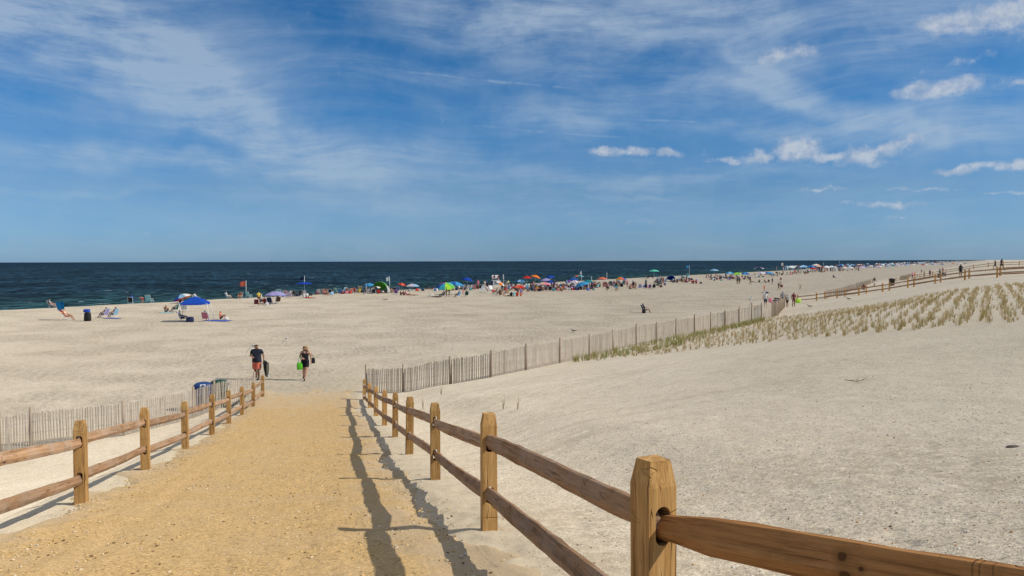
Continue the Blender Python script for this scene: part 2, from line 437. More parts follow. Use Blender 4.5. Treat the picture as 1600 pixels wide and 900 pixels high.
_mc = {}
def paint(col, rough=.7, name=None):
    key = (tuple(round(v, 4) for v in col), rough)
    if key not in _mc:
        m, nt = new_mat(name or 'surface_%02d' % len(_mc))
        tc = nt.n('ShaderNodeTexCoord').outputs['Object']
        n = nt.noise(tc, 9.0, 3, .6)
        c = nt.mix(1.0, (*col, 1), nt.ramp(n, [(.3, .86), (.7, 1.1)]), 'MULTIPLY')
        finish(nt, nt.n('ShaderNodeBsdfPrincipled', {'Base Color': c, 'Roughness': rough, 'Specular IOR Level': .3}))
        _mc[key] = m
    return _mc[key]

def cloth(col):
    """thin fabric that lets some light through"""
    key = ('cloth', tuple(round(v, 4) for v in col))
    if key not in _mc:
        m, nt = new_mat('fabric_%02d' % len(_mc))
        tc = nt.n('ShaderNodeTexCoord').outputs['Object']
        n = nt.noise(tc, 6.0, 3, .6)
        c = nt.mix(1.0, (*col, 1), nt.ramp(n, [(.3, .9), (.7, 1.07)]), 'MULTIPLY')
        d = nt.n('ShaderNodeBsdfDiffuse', {'Color': c}); tr = nt.n('ShaderNodeBsdfTranslucent', {'Color': c})
        finish(nt, nt.n('ShaderNodeMixShader', {0: .3, 1: d.outputs[0], 2: tr.outputs[0]}))
        _mc[key] = m
    return _mc[key]

C = {
    'white': (.78, .78, .76), 'black': (.018, .018, .02), 'grey': (.28, .28, .29), 'pale grey': (.55, .55, .54), 'navy': (.018, .03, .085),
    'blue': (.035, .12, .42), 'royal blue': (.02, .07, .42), 'light blue': (.28, .52, .72), 'sky blue': (.07, .33, .62), 'turquoise': (.06, .42, .50),
    'teal': (.03, .24, .27), 'aqua': (.25, .62, .68), 'mint': (.14, .62, .48), 'green': (.16, .50, .10), 'lime': (.42, .75, .06), 'dark green': (.02, .09, .05),
    'yellow': (.75, .55, .06), 'pale yellow': (.75, .68, .35), 'orange': (.75, .22, .05), 'red': (.58, .04, .03), 'coral': (.72, .18, .11), 'pink': (.72, .22, .30),
    'maroon': (.16, .025, .03), 'purple': (.20, .10, .36), 'lavender': (.36, .34, .62), 'lilac': (.60, .50, .68), 'brown': (.17, .085, .045), 'tan': (.46, .30, .18),
    'beige': (.60, .50, .38), 'straw': (.62, .48, .24), 'peach': (.75, .45, .30), 'magenta': (.62, .06, .28)}
SKINS = {'fair': (.47, .26, .175), 'tanned': (.34, .165, .095), 'brown': (.18, .085, .048), 'dark': (.11, .05, .03)}
HAIRS = {'dark': (.018, .012, .01), 'brown': (.07, .035, .018), 'blond': (.48, .33, .15), 'grey': (.35, .33, .31)}
M_white_metal = paint((.75, .75, .74), .4); M_grey_metal = paint((.32, .33, .34), .4)
# ------------------------------------------------------------------ ground sheet
def grid_mesh(name, V, nr, na, closed, mat):
    me = bpy.data.meshes.new(name)
    i = np.arange(nr - 1)[:, None]; k = np.arange(na if closed else na - 1)[None, :]
    k2 = (k + 1) % na
    f = np.stack([i * na + k, (i + 1) * na + k, (i + 1) * na + k2, i * na + k2], -1).reshape(-1, 4)
    me.vertices.add(len(V)); me.vertices.foreach_set('co', V.astype(np.float32).ravel())
    me.loops.add(f.size); me.loops.foreach_set('vertex_index', f.astype(np.int32).ravel())
    me.polygons.add(len(f)); me.polygons.foreach_set('loop_start', (np.arange(len(f)) * 4).astype(np.int32))
    me.polygons.foreach_set('loop_total', np.full(len(f), 4, np.int32))
    me.polygons.foreach_set('use_smooth', np.ones(len(f), bool))
    me.materials.append(mat)
    me.update(calc_edges=True); me.validate()
    return me

r = [.02, .4, .8]
while r[-1] < 42: r.append(r[-1] + max(.035, r[-1] * .0075))
while r[-1] < 40000: r.append(r[-1] * (1.018 if r[-1] < 700 else 1.06))
r = np.array(r)
ang = np.concatenate([np.arange(-44, 44, .22), np.arange(44, 316, 4.0)])
A, Rr = np.meshgrid(np.radians(ang), r)
X = Rr * np.sin(A); Y = Rr * np.cos(A)
Z = ground_z(X, Y)
wv = w_of(X, Y); tv = t_of(X, Y)
inside = sstep(-3.12, -2.75, wv) * sstep(1.25, .8, wv) * sstep(-6, -5, tv) * sstep(36.5, 35, tv)
Z = Z - .05 * inside
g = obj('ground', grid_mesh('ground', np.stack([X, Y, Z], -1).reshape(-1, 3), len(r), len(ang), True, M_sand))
tag(g, kind='structure')

# ramp of yellow sand
tq = np.arange(-5.2, 37.2, .07); wq = np.arange(-3.6, 1.45, .045)
T, W = np.meshgrid(tq, wq, indexing='ij')
X = T * PD[0] + W * PQ[0]; Y = T * PD[1] + W * PQ[1]
Zg = ground_z(X, Y)
edge = np.minimum(np.minimum(W + 3.06, 1.02 - W), (36 - T) * .25)
edge = edge + .34 * vnoise(X * .9, Y * .9) + .16 * vnoise(X * 3.3, Y * 3.3) + .05 * vnoise(X * 8, Y * 8)
lift = np.clip(edge * .35, -.10, .02)
tr = .012 * vnoise(W * 4.2, T * .18) * sstep(-.2, .5, vnoise(W * .9 + 5, T * .1)) + .006 * vnoise(X * 7, Y * 7) + .008 * vnoise(X * 3.2, Y * 3.2)
pth = obj('path', grid_mesh('path', np.stack([X, Y, Zg + lift + tr * (lift > 0)], -1).reshape(-1, 3), len(tq), len(wq), False, M_path))
tag(pth, kind='structure')

# sea
SEA_Z = -1.25
sr = np.concatenate([np.geomspace(8, 90000, 90)])
aa_ = np.concatenate([-np.geomspace(90000, 50, 40), np.linspace(-40, 40, 5), np.geomspace(50, 90000, 40)])
Sg, Ag = np.meshgrid(sr, aa_, indexing='ij')
X, Y = from_sa(Sg, Ag)
V = np.stack([X, Y, np.full_like(X, SEA_Z)], -1).reshape(-1, 3)
sea = obj('sea', grid_mesh('sea', V, len(sr), len(aa_), False, M_sea)); tag(sea, kind='structure')
sea.data.flip_normals() if sea.data.polygons[0].normal.z < 0 else None
if g.data.polygons[1000].normal.z < 0: g.data.flip_normals()
if pth.data.polygons[1000].normal.z < 0: pth.data.flip_normals()

# ------------------------------------------------------------------ loose gravel and shell bits
def pebbles(name, pts, mats, smin, smax, seed):
    rs = np.random.RandomState(seed)
    bm = bmesh.new(); bmesh.ops.create_icosphere(bm, subdivisions=1, radius=1.0)
    bv = np.array([v.co[:] for v in bm.verts]); bf = np.array([[v.index for v in f.verts] for f in bm.faces]); bm.free()
    n = len(pts); nv = len(bv)
    sc = smin + (smax - smin) * rs.rand(n, 1, 1) ** 3.2
    sh = np.stack([rs.uniform(.7, 1.3, n), rs.uniform(.7, 1.3, n), rs.uniform(.35, .75, n)], -1)[:, None, :]
    th = rs.rand(n) * 6.28; ct, st = np.cos(th)[:, None], np.sin(th)[:, None]
    v = bv[None] * (1 + rs.uniform(-.22, .22, (n, nv, 1))) * sh * sc
    vx = v[..., 0] * ct - v[..., 1] * st; vy = v[..., 0] * st + v[..., 1] * ct
    V = np.stack([vx, vy, v[..., 2]], -1) + np.array(pts)[:, None, :] + np.array([0, 0, 1]) * sc * .12
    Fc = (bf[None] + (np.arange(n) * nv)[:, None, None]).reshape(-1, 3)
    me = bpy.data.meshes.new(name)
    me.vertices.add(n * nv); me.vertices.foreach_set('co', V.astype(np.float32).ravel())
    me.loops.add(Fc.size); me.loops.foreach_set('vertex_index', Fc.astype(np.int32).ravel())
    me.polygons.add(len(Fc)); me.polygons.foreach_set('loop_start', (np.arange(len(Fc)) * 3).astype(np.int32)); me.polygons.foreach_set('loop_total', np.full(len(Fc), 3, np.int32))
    me.polygons.foreach_set('material_index', np.repeat(rs.choice(len(mats), n, p=[m[1] for m in mats]), len(bf)).astype(np.int32))
    for m, _ in mats: me.materials.append(m)
    me.update(calc_edges=True)
    o = obj(name, me); tag(o, kind='stuff'); return o

rs = np.random.RandomState(5)
def path_pts(n, fn):
    T = 1.0 + 26 * rs.rand(n) ** 1.5; W = fn(n)
    x = T * PD[0] + W * PQ[0]; y = T * PD[1] + W * PQ[1]
    return np.stack([x, y, ground_z(x, y) + .018], -1)
gm = [(paint((.66, .46, .19), .8), .42), (paint((.72, .60, .40), .8), .20), (paint((.48, .30, .10), .8), .18), (paint((.20, .12, .055), .8), .12), (paint((.58, .53, .45), .8), .08)]
p1 = path_pts(17000, lambda n: rs.uniform(-2.95, 1.0, n))
p2 = path_pts(5200, lambda n: np.where(rs.rand(n) < .5, -2.75 + rs.randn(n) * .22, .85 + rs.randn(n) * .28))
pebbles('gravel', np.concatenate([p1, p2]), gm, .003, .015, 3)
n = 14000
d = 2.2 + 20 * rs.rand(n) ** 1.6; ax = rs.uniform(-.05, .74, n)
x = ax * d; y = d
k = (w_of(x, y) > 1.35)
x, y = x[k], y[k]
sm = [(paint((.70, .66, .58), .7), .34), (paint((.55, .47, .37), .8), .30), (paint((.45, .25, .10), .8), .14), (paint((.16, .115, .08), .8), .08), (paint((.36, .30, .23), .8), .14)]
pebbles('shell_fragments', np.stack([x, y, ground_z(x, y)], -1), sm, .003, .012, 4)

# ------------------------------------------------------------------ split rail fences
def eval_mesh(o, name):
    dg = bpy.context.evaluated_depsgraph_get(); dg.update()
    return bpy.data.meshes.new_from_object(o.evaluated_get(dg), preserve_all_data_layers=False, depsgraph=dg)

PH, PW = 1.045, .132
H_UP, H_LO = .79, .335
def post_mesh(seed):
    q = random.Random(seed)
    bm = bmesh.new()
    hw = PW / 2; rings = []
    for z, k in ((-.5, 1), (.2, 1), (.6, 1), (PH - .10, 1), (PH - .002, .745), (PH, .74)):
        rings.append([bm.verts.new((sx * hw * k + q.uniform(-.002, .002), sy * hw * k + q.uniform(-.002, .002), z + (q.uniform(-.004, .004) if z > .7 else 0))) for sx, sy in ((-1, -1), (1, -1), (1, 1), (-1, 1))])
    for a, b in zip(rings, rings[1:]):
        for i in range(4): bm.faces.new((a[i], a[(i + 1) % 4], b[(i + 1) % 4], b[i]))
    bm.faces.new(rings[0][::-1]); bm.faces.new(rings[-1])
    me = bpy.data.meshes.new('post_body'); bm.to_mesh(me); bm.free()
    o = link(bpy.data.objects.new('post_tmp', me))
    mb = MB()
    for zc in (H_UP, H_LO):
        n = 20; ring = []
        for i in range(n):
            a = 2 * math.pi * i / n
            yy = .036 * math.cos(a); zz = .036 * math.sin(a) + (.042 if math.sin(a) > 0 else -.042)
            ring.append((yy, zz + zc))
        vs = [(-.2, *p) for p in ring] + [(.2, *p) for p in ring]
        mb.add(vs, [(i, (i + 1) % n, n + (i + 1) % n, n + i) for i in range(n)] + [tuple(range(n))[::-1], tuple(range(n, 2 * n))])
    cme = mb.mesh('cut')
    bm = bmesh.new(); bm.from_mesh(cme); bmesh.ops.recalc_face_normals(bm, faces=bm.faces); bm.to_mesh(cme); bm.free()
    c = link(bpy.data.objects.new('cut_tmp', cme))
    bo = o.modifiers.new('b', 'BOOLEAN'); bo.operation = 'DIFFERENCE'; bo.object = c; bo.solver = 'EXACT'
    bv = o.modifiers.new('v', 'BEVEL'); bv.width = .002; bv.segments = 1; bv.limit_method = 'ANGLE'; bv.angle_limit = R(50)
    out = eval_mesh(o, 'post'); out.name = 'post'
    bpy.data.objects.remove(o); bpy.data.objects.remove(c)
    out.materials.clear(); out.materials.append(M_post)
    return out

def rail_mesh(L, seed, big=1.0):
    """hand-split rail along local X, tapered where it enters the posts"""
    q = random.Random(seed)
    prof = [(-.014, .066), (.014, .064), (.043, -.012), (.028, -.055), (-.024, -.058), (-.043, -.014)]
    n = 22; mb = MB(); vs = []
    ph = q.uniform(0, 6)
    for i in range(n):
        u = i / (n - 1); x = u * L
        e = min(x, L - x)
        k = .68 + .32 * min(1, e / .30) ** .8
        kk = k * (1 + .06 * math.sin(ph + u * 5)) * (big if e > .3 else 1)
        ox = .007 * math.sin(ph * 2 + u * 4); oz = .005 * math.sin(ph + u * 6) - .012 * math.sin(math.pi * u)
        for j, (y, z) in enumerate(prof):
            jit = .005
            vs.append((x, y * kk + ox + mnoise.noise((x * 3, j * 3.1, seed)) * jit * 1.2, z * kk + oz + mnoise.noise((x * 4, j * 2.3 + 9, seed)) * jit * 1.6))
    m = len(prof); fs = []
    for i in range(n - 1):
        for j in range(m): fs.append((i * m + j, (i + 1) * m + j, (i + 1) * m + (j + 1) % m, i * m + (j + 1) % m))
    fs.append(tuple(range(m))); fs.append(tuple((n - 1) * m + j for j in range(m))[::-1])
    mb.add(vs, fs)
    me = mb.mesh('rail')
    bm = bmesh.new(); bm.from_mesh(me); bmesh.ops.recalc_face_normals(bm, faces=bm.faces)
    bmesh.ops.bevel(bm, geom=[e for e in bm.edges if e.is_manifold and e.calc_face_angle(0) > .5], offset=.006, segments=2, affect='EDGES', profile=.6)
    bm.to_mesh(me); bm.free()
    me.materials.clear(); me.materials.append(M_rail)
    return me

POSTS = [post_mesh(i) for i in range(3)]
RAILS = [rail_mesh(3.6, 20 + i) for i in range(5)]

def rail_fence(name, label, pts, sink=None, group=None, near=(), rails=(H_UP, H_LO), stub_every=0, lean=.02):
    """pts: (x, y) of the posts in order; the fence is one thing made of posts and rails"""
    base = Vector((pts[0][0], pts[0][1], gz(*pts[0])))
    root = empty(name, base); tag(root, label, 'fence', group)
    q = random.Random(len(pts) * 7 + int(pts[0][1]))
    top = []
    for i, (x, y) in enumerate(pts):
        a = Vector(pts[min(i + 1, len(pts) - 1)]) - Vector(pts[max(i - 1, 0)])
        z = gz(x, y) - (sink[i] if sink else 0) + q.uniform(-.015, .015)
        o = obj('post', POSTS[i % 3], root, loc=Vector((x, y, z)) - base)
        o.rotation_euler = (q.uniform(-lean, lean), q.uniform(-lean, lean), math.atan2(a.y, a.x) + q.uniform(-.05, .05) + (math.pi if q.random() < .5 else 0))
        top.append(Vector((x, y, z)))
    for i in range(len(pts) - 1):
        for hgt in rails:
            d0 = top[i + 1] - top[i]
            u = d0.normalized(); side = Vector((-u.y, u.x, 0)) * (.008 if i % 2 else -.008)
            p0 = top[i] + Vector((0, 0, hgt + (.018 if i % 2 else -.018))) - u * .05 + side
            p1 = top[i + 1] + Vector((0, 0, hgt + (.018 if i % 2 else -.018))) + u * .05 + side
            d = p1 - p0
            me = near[i][0] if i < len(near) and near[i] else RAILS[q.randrange(5)]
            o = obj('rail', me, root, loc=p0 - base)
            o.rotation_euler = (q.uniform(-.15, .15), -math.asin(d.z / d.length), math.atan2(d.y, d.x))
            o.scale = (d.length / 3.6, 1, 1)
    return root

# right-hand fence of the ramp: posts found where the photo shows them
FR = [(2.62, .12), (.57, 3.06), (-.21, 6.72), (-1.075, 10.6), (-1.90, 14.05), (-2.70, 17.55), (-3.52, 21.0), (-4.38, 24.5), (-5.24, 28.1), (-6.12, 31.6)]
bigrail = rail_mesh(3.6, 77, 1.12); bigrail.materials.clear(); bigrail.materials.append(M_rail_near)
rail_fence('split_rail_fence', 'golden wooden split rail fence casting two long rail shadows across the yellow ramp', FR, sink=[-.17, -.02, 0, 0, .0, .03, .06, .10, .14, .2],
           group='split rail fences', near=[(bigrail,)])
FL = [(-4.55, 5.9), (-5.36, 9.45), (-6.24, 12.95), (-7.08, 16.5), (-7.88, 20.0), (-8.66, 23.3), (-9.42, 26.6), (-10.12, 29.8), (-10.78, 33.0)]
rail_fence('split_rail_fence', 'wooden split rail fence beside the slatted fence with the blue and green bins', FL, sink=[0, 0, 0, 0, 0, .03, .05, .08, .1], group='split rail fences')

# the next beach access, farther along the dune: its two fences, and one more beyond
def line_posts(p0, d, n, step): return [(p0[0] + d[0] * step * i, p0[1] + d[1] * step * i) for i in range(n)]
D2 = Vector((.355, -.935)).normalized()
A0 = Vector((37.4, 100.5))
pa = line_posts(A0, D2, 9, 3.45)
pend = Vector(pa[-1]); D2b = Vector((.62, -.72)).normalized()
pa += line_posts(pend + D2b * 3.4, D2b, 6, 3.4)
rail_fence('split_rail_fence', 'distant brown split rail fence climbing the dune above the planted grass rows', pa, group='split rail fences')
B0 = A0 + Vector((4.2, 1.5))
pb = line_posts(B0, D2, 10, 3.5)
pend = Vector(pb[-1]); pb += line_posts(pend + D2b * 3.4, D2b, 5, 3.4)
rail_fence('split_rail_fence', 'distant split rail fence on the seaward side of the second ramp, seen through its twin', pb, group='split rail fences')
C0 = Vector((97.5, 195.0)); D3 = Vector((.38, -.92)).normalized()
pc = line_posts(C0, D3, 15, 3.5)
rail_fence('split_rail_fence', 'farthest split rail fence, thin and climbing behind the dark strollers', pc, group='split rail fences')

# ------------------------------------------------------------------ slatted sand fences
def sand_fence(name, label, pts, post_every=3.1, h=1.17, slat_gap=.076, sinkv=.12, seed=1, parent_group='slatted sand fences', lean=.05):
    q = random.Random(seed)
    P2 = [Vector(p) for p in pts]
    root = empty(name, (P2[0].x, P2[0].y, gz(*P2[0]))); base = root.location.copy()
    tag(root, label, 'fence', parent_group)
    seg = []
    for a, b in zip(P2, P2[1:]):
        L = (b - a).length; n = max(1, round(L / post_every))
        for i in range(n): seg.append((a.lerp(b, i / n), a.lerp(b, (i + 1) / n)))
    def stake(p, dirv):
        mb = MB(); zt = h + q.uniform(.02, .14)
        mb.tube([(0, 0, -.4), (q.uniform(-.01, .01), 0, zt * .5), (q.uniform(-.03, .03), q.uniform(-.03, .03), zt)], [.05, .047, .043], 8)
        me = mb.mesh('stake', [M_stake])
        obj('post', me, root, loc=Vector((p.x, p.y, gz(p.x, p.y) - sinkv * .5)) - base)
    for si, (a, b) in enumerate(seg):
        d = (b - a); L = d.length; u = d.normalized(); nr = Vector((-u.y, u.x))
        mb = MB(); z0 = gz(a.x, a.y)
        x = .04; tl = q.uniform(-.02, .02)
        while x < L - .03:
            w = q.uniform(.030, .042); p = a + u * x + nr * (.015 * math.sin(x * 9) + .03)
            zz = gz(p.x, p.y) - z0 - sinkv + .05 * mnoise.noise((p.x * .4, p.y * .4, 0))
            hh = h + q.uniform(-.035, .03)
            tl = .8 * tl + q.uniform(-lean, lean) * .35
            sh = tl * hh; th = .012
            c0 = Vector((p.x, p.y, 0)); uu = Vector((u.x, u.y, 0)); nn = Vector((nr.x, nr.y, 0)) * th / 2
            o0 = Vector((a.x, a.y, 0))
            vs = []
            tw = uu * w / 2
            for zc, off in ((zz - .15, 0), (zz + hh, sh)):
                cc = c0 - o0 + uu * off + Vector((0, 0, zc))
                vs += [cc - tw - nn, cc + tw - nn, cc + tw + nn, cc - tw + nn]
            mb.add(vs, [(3, 2, 1, 0), (4, 5, 6, 7), (0, 1, 5, 4), (1, 2, 6, 5), (2, 3, 7, 6), (3, 0, 4, 7)])
            x += slat_gap * q.uniform(.8, 1.2)
        me = mb.mesh('slat_panel', [M_picket])
        obj('slat_panel', me, root, loc=Vector((a.x, a.y, z0)) - base)
        wb = MB()
        for hz in (.2, .55, .9):
            for sgn in (.02, .038):
                wb.tube([Vector(((a + u * x + nr * sgn).x - a.x, (a + u * x + nr * sgn).y - a.y, gz(*(a + u * x)) - z0 - sinkv + hz)) for x in np.linspace(0, L, 5)], .003, 4)
        obj('wire', wb.mesh('wire', [M_grey_metal]), root, loc=Vector((a.x, a.y, z0)) - base)
        stake(a, u)
    stake(P2[-1], None)
    return root

def px(*l): return [tuple(at(*p)[:2]) for p in l]
sf = px((630, 612), (704, 600), (767, 589.5), (822, 578.5), (875, 567.5), (921, 557), (958, 548), (994, 539.5), (1026, 533.5), (1056, 527.5), (1085, 521.5), (1110, 516), (1133, 511.5), (1155, 507), (1174, 503), (1190, 500), (1207, 496))
SF_R = [(-6.55, 34.3)] + sf + px((1226, 480))
sand_fence('sand_fence', 'long grey slatted sand fence curving along the dune foot behind the green grass', SF_R, seed=1)
SF_L = px((398, 628)) + [(-11.55, 29.6)] + px((303, 653), (193, 681), (49, 697), (0, 708)) + [(-19.5, 18.5), (-27, 10), (-40, -6)]
sand_fence('sand_fence', 'grey slatted sand fence in front of the blue and green rubbish bins', SF_L, seed=2)
b2 = Vector(pb[0])
SF_3 = [(b2.x + .6, b2.y + 1.0), (C0.x - 8.5, C0.y - 4.5), (C0.x - 5.0, C0.y + .5)]
sand_fence('sand_fence', 'distant slatted sand fence showing through the rails of the second ramp fence', SF_3, seed=3, slat_gap=.12, lean=.1)
SF_4 = [(C0.x + 5, C0.y + 3.5)] + [from_sa(-82 + k * .4, a_of(*C0) + 4 + k * 12) for k in range(1, 7)]
sand_fence('sand_fence', 'farthest slatted sand fence, a faint band past the third ramp', SF_4, seed=4, slat_gap=.14, lean=.1)

# ------------------------------------------------------------------ dune grass
def inpoly(x, y, poly):
    c = np.zeros(len(x), bool); n = len(poly)
    for i in range(n):
        x0, y0 = poly[i]; x1, y1 = poly[(i + 1) % n]
        cond = (y0 > y) != (y1 > y)
        with np.errstate(divide='ignore', invalid='ignore'):
            xx = (x1 - x0) * (y - y0) / (y1 - y0) + x0
        c ^= cond & (x < xx)
    return c

def grass_mat(name, lo, hi):
    m, nt = new_mat(name)
    P = nt.n('ShaderNodeNewGeometry').outputs['Position']
    n = nt.noise(P, 2.0, 3, .6); n2 = nt.noise(P, 23.0, 2, .5)
    c = nt.mix(nt.mapr(nt.math('ADD', nt.math('MULTIPLY', n, .5), nt.math('MULTIPLY', n2, .5)), .35, .65), lo, hi)
    d = nt.n('ShaderNodeBsdfDiffuse', {'Color': c}); tr = nt.n('ShaderNodeBsdfTranslucent', {'Color': c})
    finish(nt, nt.n('ShaderNodeMixShader', {0: .25, 1: d.outputs[0], 2: tr.outputs[0]}))
    return m
M_dry = grass_mat('dry_grass', (.35, .265, .12), (.52, .415, .225))
M_olive = grass_mat('olive_grass', (.24, .205, .075), (.40, .33, .14))
M_green = grass_mat('green_grass', (.14, .19, .035), (.30, .32, .09))

def grass(name, tufts, mats, seed):
    """tufts: (x, y, height, blades, spread, matindex)"""
    q = random.Random(seed); mb = MB()
    for (x, y, hgt, nb, sp, mi) in tufts:
        z = gz(x, y) - .02
        for b in range(nb):
            a = q.uniform(0, 6.283); h = hgt * q.uniform(.55, 1.1); r0 = q.uniform(0, .05)
            ln = abs(q.gauss(0, sp)) * h
            bx = x + r0 * math.cos(a); by = y + r0 * math.sin(a)
            wdt = q.uniform(.0035, .0075); ta = a + 1.57 + q.uniform(-.6, .6)
            wx, wy = wdt * math.cos(ta), wdt * math.sin(ta)
            ca, sa = math.cos(a), math.sin(a)
            bend = ln * q.uniform(.2, .8)
            mx, my, mz = bx + ca * ln * .35, by + sa * ln * .35, z + h * .6
            ex, ey, ez = bx + ca * (ln + bend), by + sa * (ln + bend), z + h - bend * .3
            mb.add([(bx - wx, by - wy, z), (bx + wx, by + wy, z), (mx + wx * .8, my + wy * .8, mz), (mx - wx * .8, my - wy * .8, mz), (ex, ey, ez)],
                   [(0, 1, 2, 3), (3, 2, 4)], mi)
    o = obj(name, mb.mesh(name, mats)); tag(o, kind='stuff'); return o

lowp = [(905, 563), (1031, 554), (1119, 543), (1228, 532), (1337, 524), (1425, 517), (1512, 508), (1600, 504), (1760, 497)]
upp = [(1760, 436), (1600, 444), (1556, 447), (1451, 460), (1359, 478), (1302, 486), (1208, 497), (1133, 513), (1056, 530), (994, 542)]
poly = [tuple(at(*p)[:2]) for p in lowp + upp]
ps = [s_of(*p) for p in poly]; pa_ = [a_of(*p) for p in poly]
tuft = []
q = random.Random(9)
s0, s1, a0_, a1_ = min(ps), max(ps), min(pa_), max(pa_)
sv = s0; row = 0
while sv < s1:
    av = a0_ + q.uniform(0, .4)
    while av < a1_:
        x, y = from_sa(sv + q.gauss(0, .10), av)
        if inpoly(np.array([x]), np.array([y]), poly)[0] and q.random() < .86 + .2 * float(vnoise(x / 3 + 9, y / 3)):
            u = float(vnoise(x / 6, y / 6)); near_toe = sstep(-87.5, -84, sv)
            mi = 2 if q.random() < .10 * near_toe else (1 if q.random() < .16 + .3 * u else 0)
            tuft.append((x, y, q.uniform(.17, .40) * (1 + .4 * u) * (.8 + .45 * float(sstep(45, 90, av - a0_))), q.choice((6, 8, 10, 12, 14)), .28, mi))
        av += .27 * q.uniform(.6, 1.4)
    sv += .56; row += 1
grass('beach_grass', tuft, [M_dry, M_olive, M_green], 12)
# greener grass thick along the fence foot
gt = []
for i in range(520):
    px_ = 895 + 300 * q.random() ** .8
    kx = np.interp(px_, [895, 958, 1056, 1133, 1207], [563, 548, 527.5, 511.5, 496])
    lowy = kx + np.interp(px_, [895, 940, 1000, 1060, 1130, 1207], [4, 11, 14, 15, 7, 3])
    p = at(px_, q.uniform(kx + 1, lowy))
    gt.append((p.x, p.y, q.uniform(.22, .46), 9, .3, 0 if q.random() < .55 else 1))
grass('green_beach_grass', gt, [M_green, M_olive], 13)
# single sprigs on the bare slope
for (a, b, lab, sc_) in ((661, 640, 'thin dry grass sprig alone on the bare slope near the slatted fence', .55), (689, 617, 'small dry sprig standing close under the long slatted fence', .45),
                    (786, 640, 'sparse grass sprig on the bare sand behind the second tall fence post', .4), (809, 641, 'faint two-bladed sprig right of another sprig on the bare slope', .4)):
    p = at(a, b)
    mb = MB()
    for k in range(5):
        an = q.uniform(0, 6.28); l = sc_ * q.uniform(.5, 1); t = q.uniform(.1, .35)
        e = Vector((math.cos(an) * l * t, math.sin(an) * l * t, l))
        mb.tube([(0, 0, -.02), e * .5 + Vector((0, 0, .02)), e], [.005, .004, .001], 4)
    o = obj('grass_sprig', mb.mesh('grass_sprig', [M_dry]), loc=p); tag(o, lab, 'plant', 'grass sprigs on the bare slope')

def twig(a, b, L, ang, lab, br=2):
    p = at(a, b); mb = MB(); qq = random.Random(a)
    pts = [Vector((math.cos(ang), math.sin(ang), 0)) * L * (i / 4 - .5) + Vector((qq.uniform(-.02, .02), qq.uniform(-.02, .02), .012 + .03 * abs(i - 2) / 2)) for i in range(5)]
    kk = L / .75; mb.tube(pts, [.012 * kk, .011 * kk, .010 * kk, .007 * kk, .003 * kk], 5)
    for k in range(br):
        s = pts[1 + k]; an = ang + qq.choice((-.7, .7))
        mb.tube([s, s + Vector((math.cos(an) * L * .3, math.sin(an) * L * .3, (.05 + .05 * k) * kk))], [.007 * kk, .003 * kk], 5)
    o = obj('driftwood_twig', mb.mesh('driftwood_twig', [paint((.13, .09, .06), .9)]), loc=p + Vector((0, 0, .004))); tag(o, lab, 'driftwood', 'driftwood twigs on the dune')
twig(1338, 598, .42, .1, 'branching dark twig lying on the bare dune below the planted grass', 3)
twig(945, 846, .11, -.1, 'short straight brown stick on the sand near the tallest post', 0)
twig(1062, 707, .15, .1, 'thin grey stick on the sand just behind the nearest post top', 0)
p = at(1585, 702); mb = MB()
mb.lathe([(.0, 0), (.16, .0), (.19, .03), (.15, .07), (.06, .09), (0, .095)], 12)
o = obj('dark_stone', mb.mesh('dark_stone', [paint((.10, .075, .06), .8)]), loc=p - Vector((0, 0, .01))); o.scale = (.42, .26, .34); tag(o, 'flat dark stone alone on the pebbly dune slope', 'stone')
C['bin blue'] = (.015, .05, .17); C['bin green'] = (.012, .055, .035)
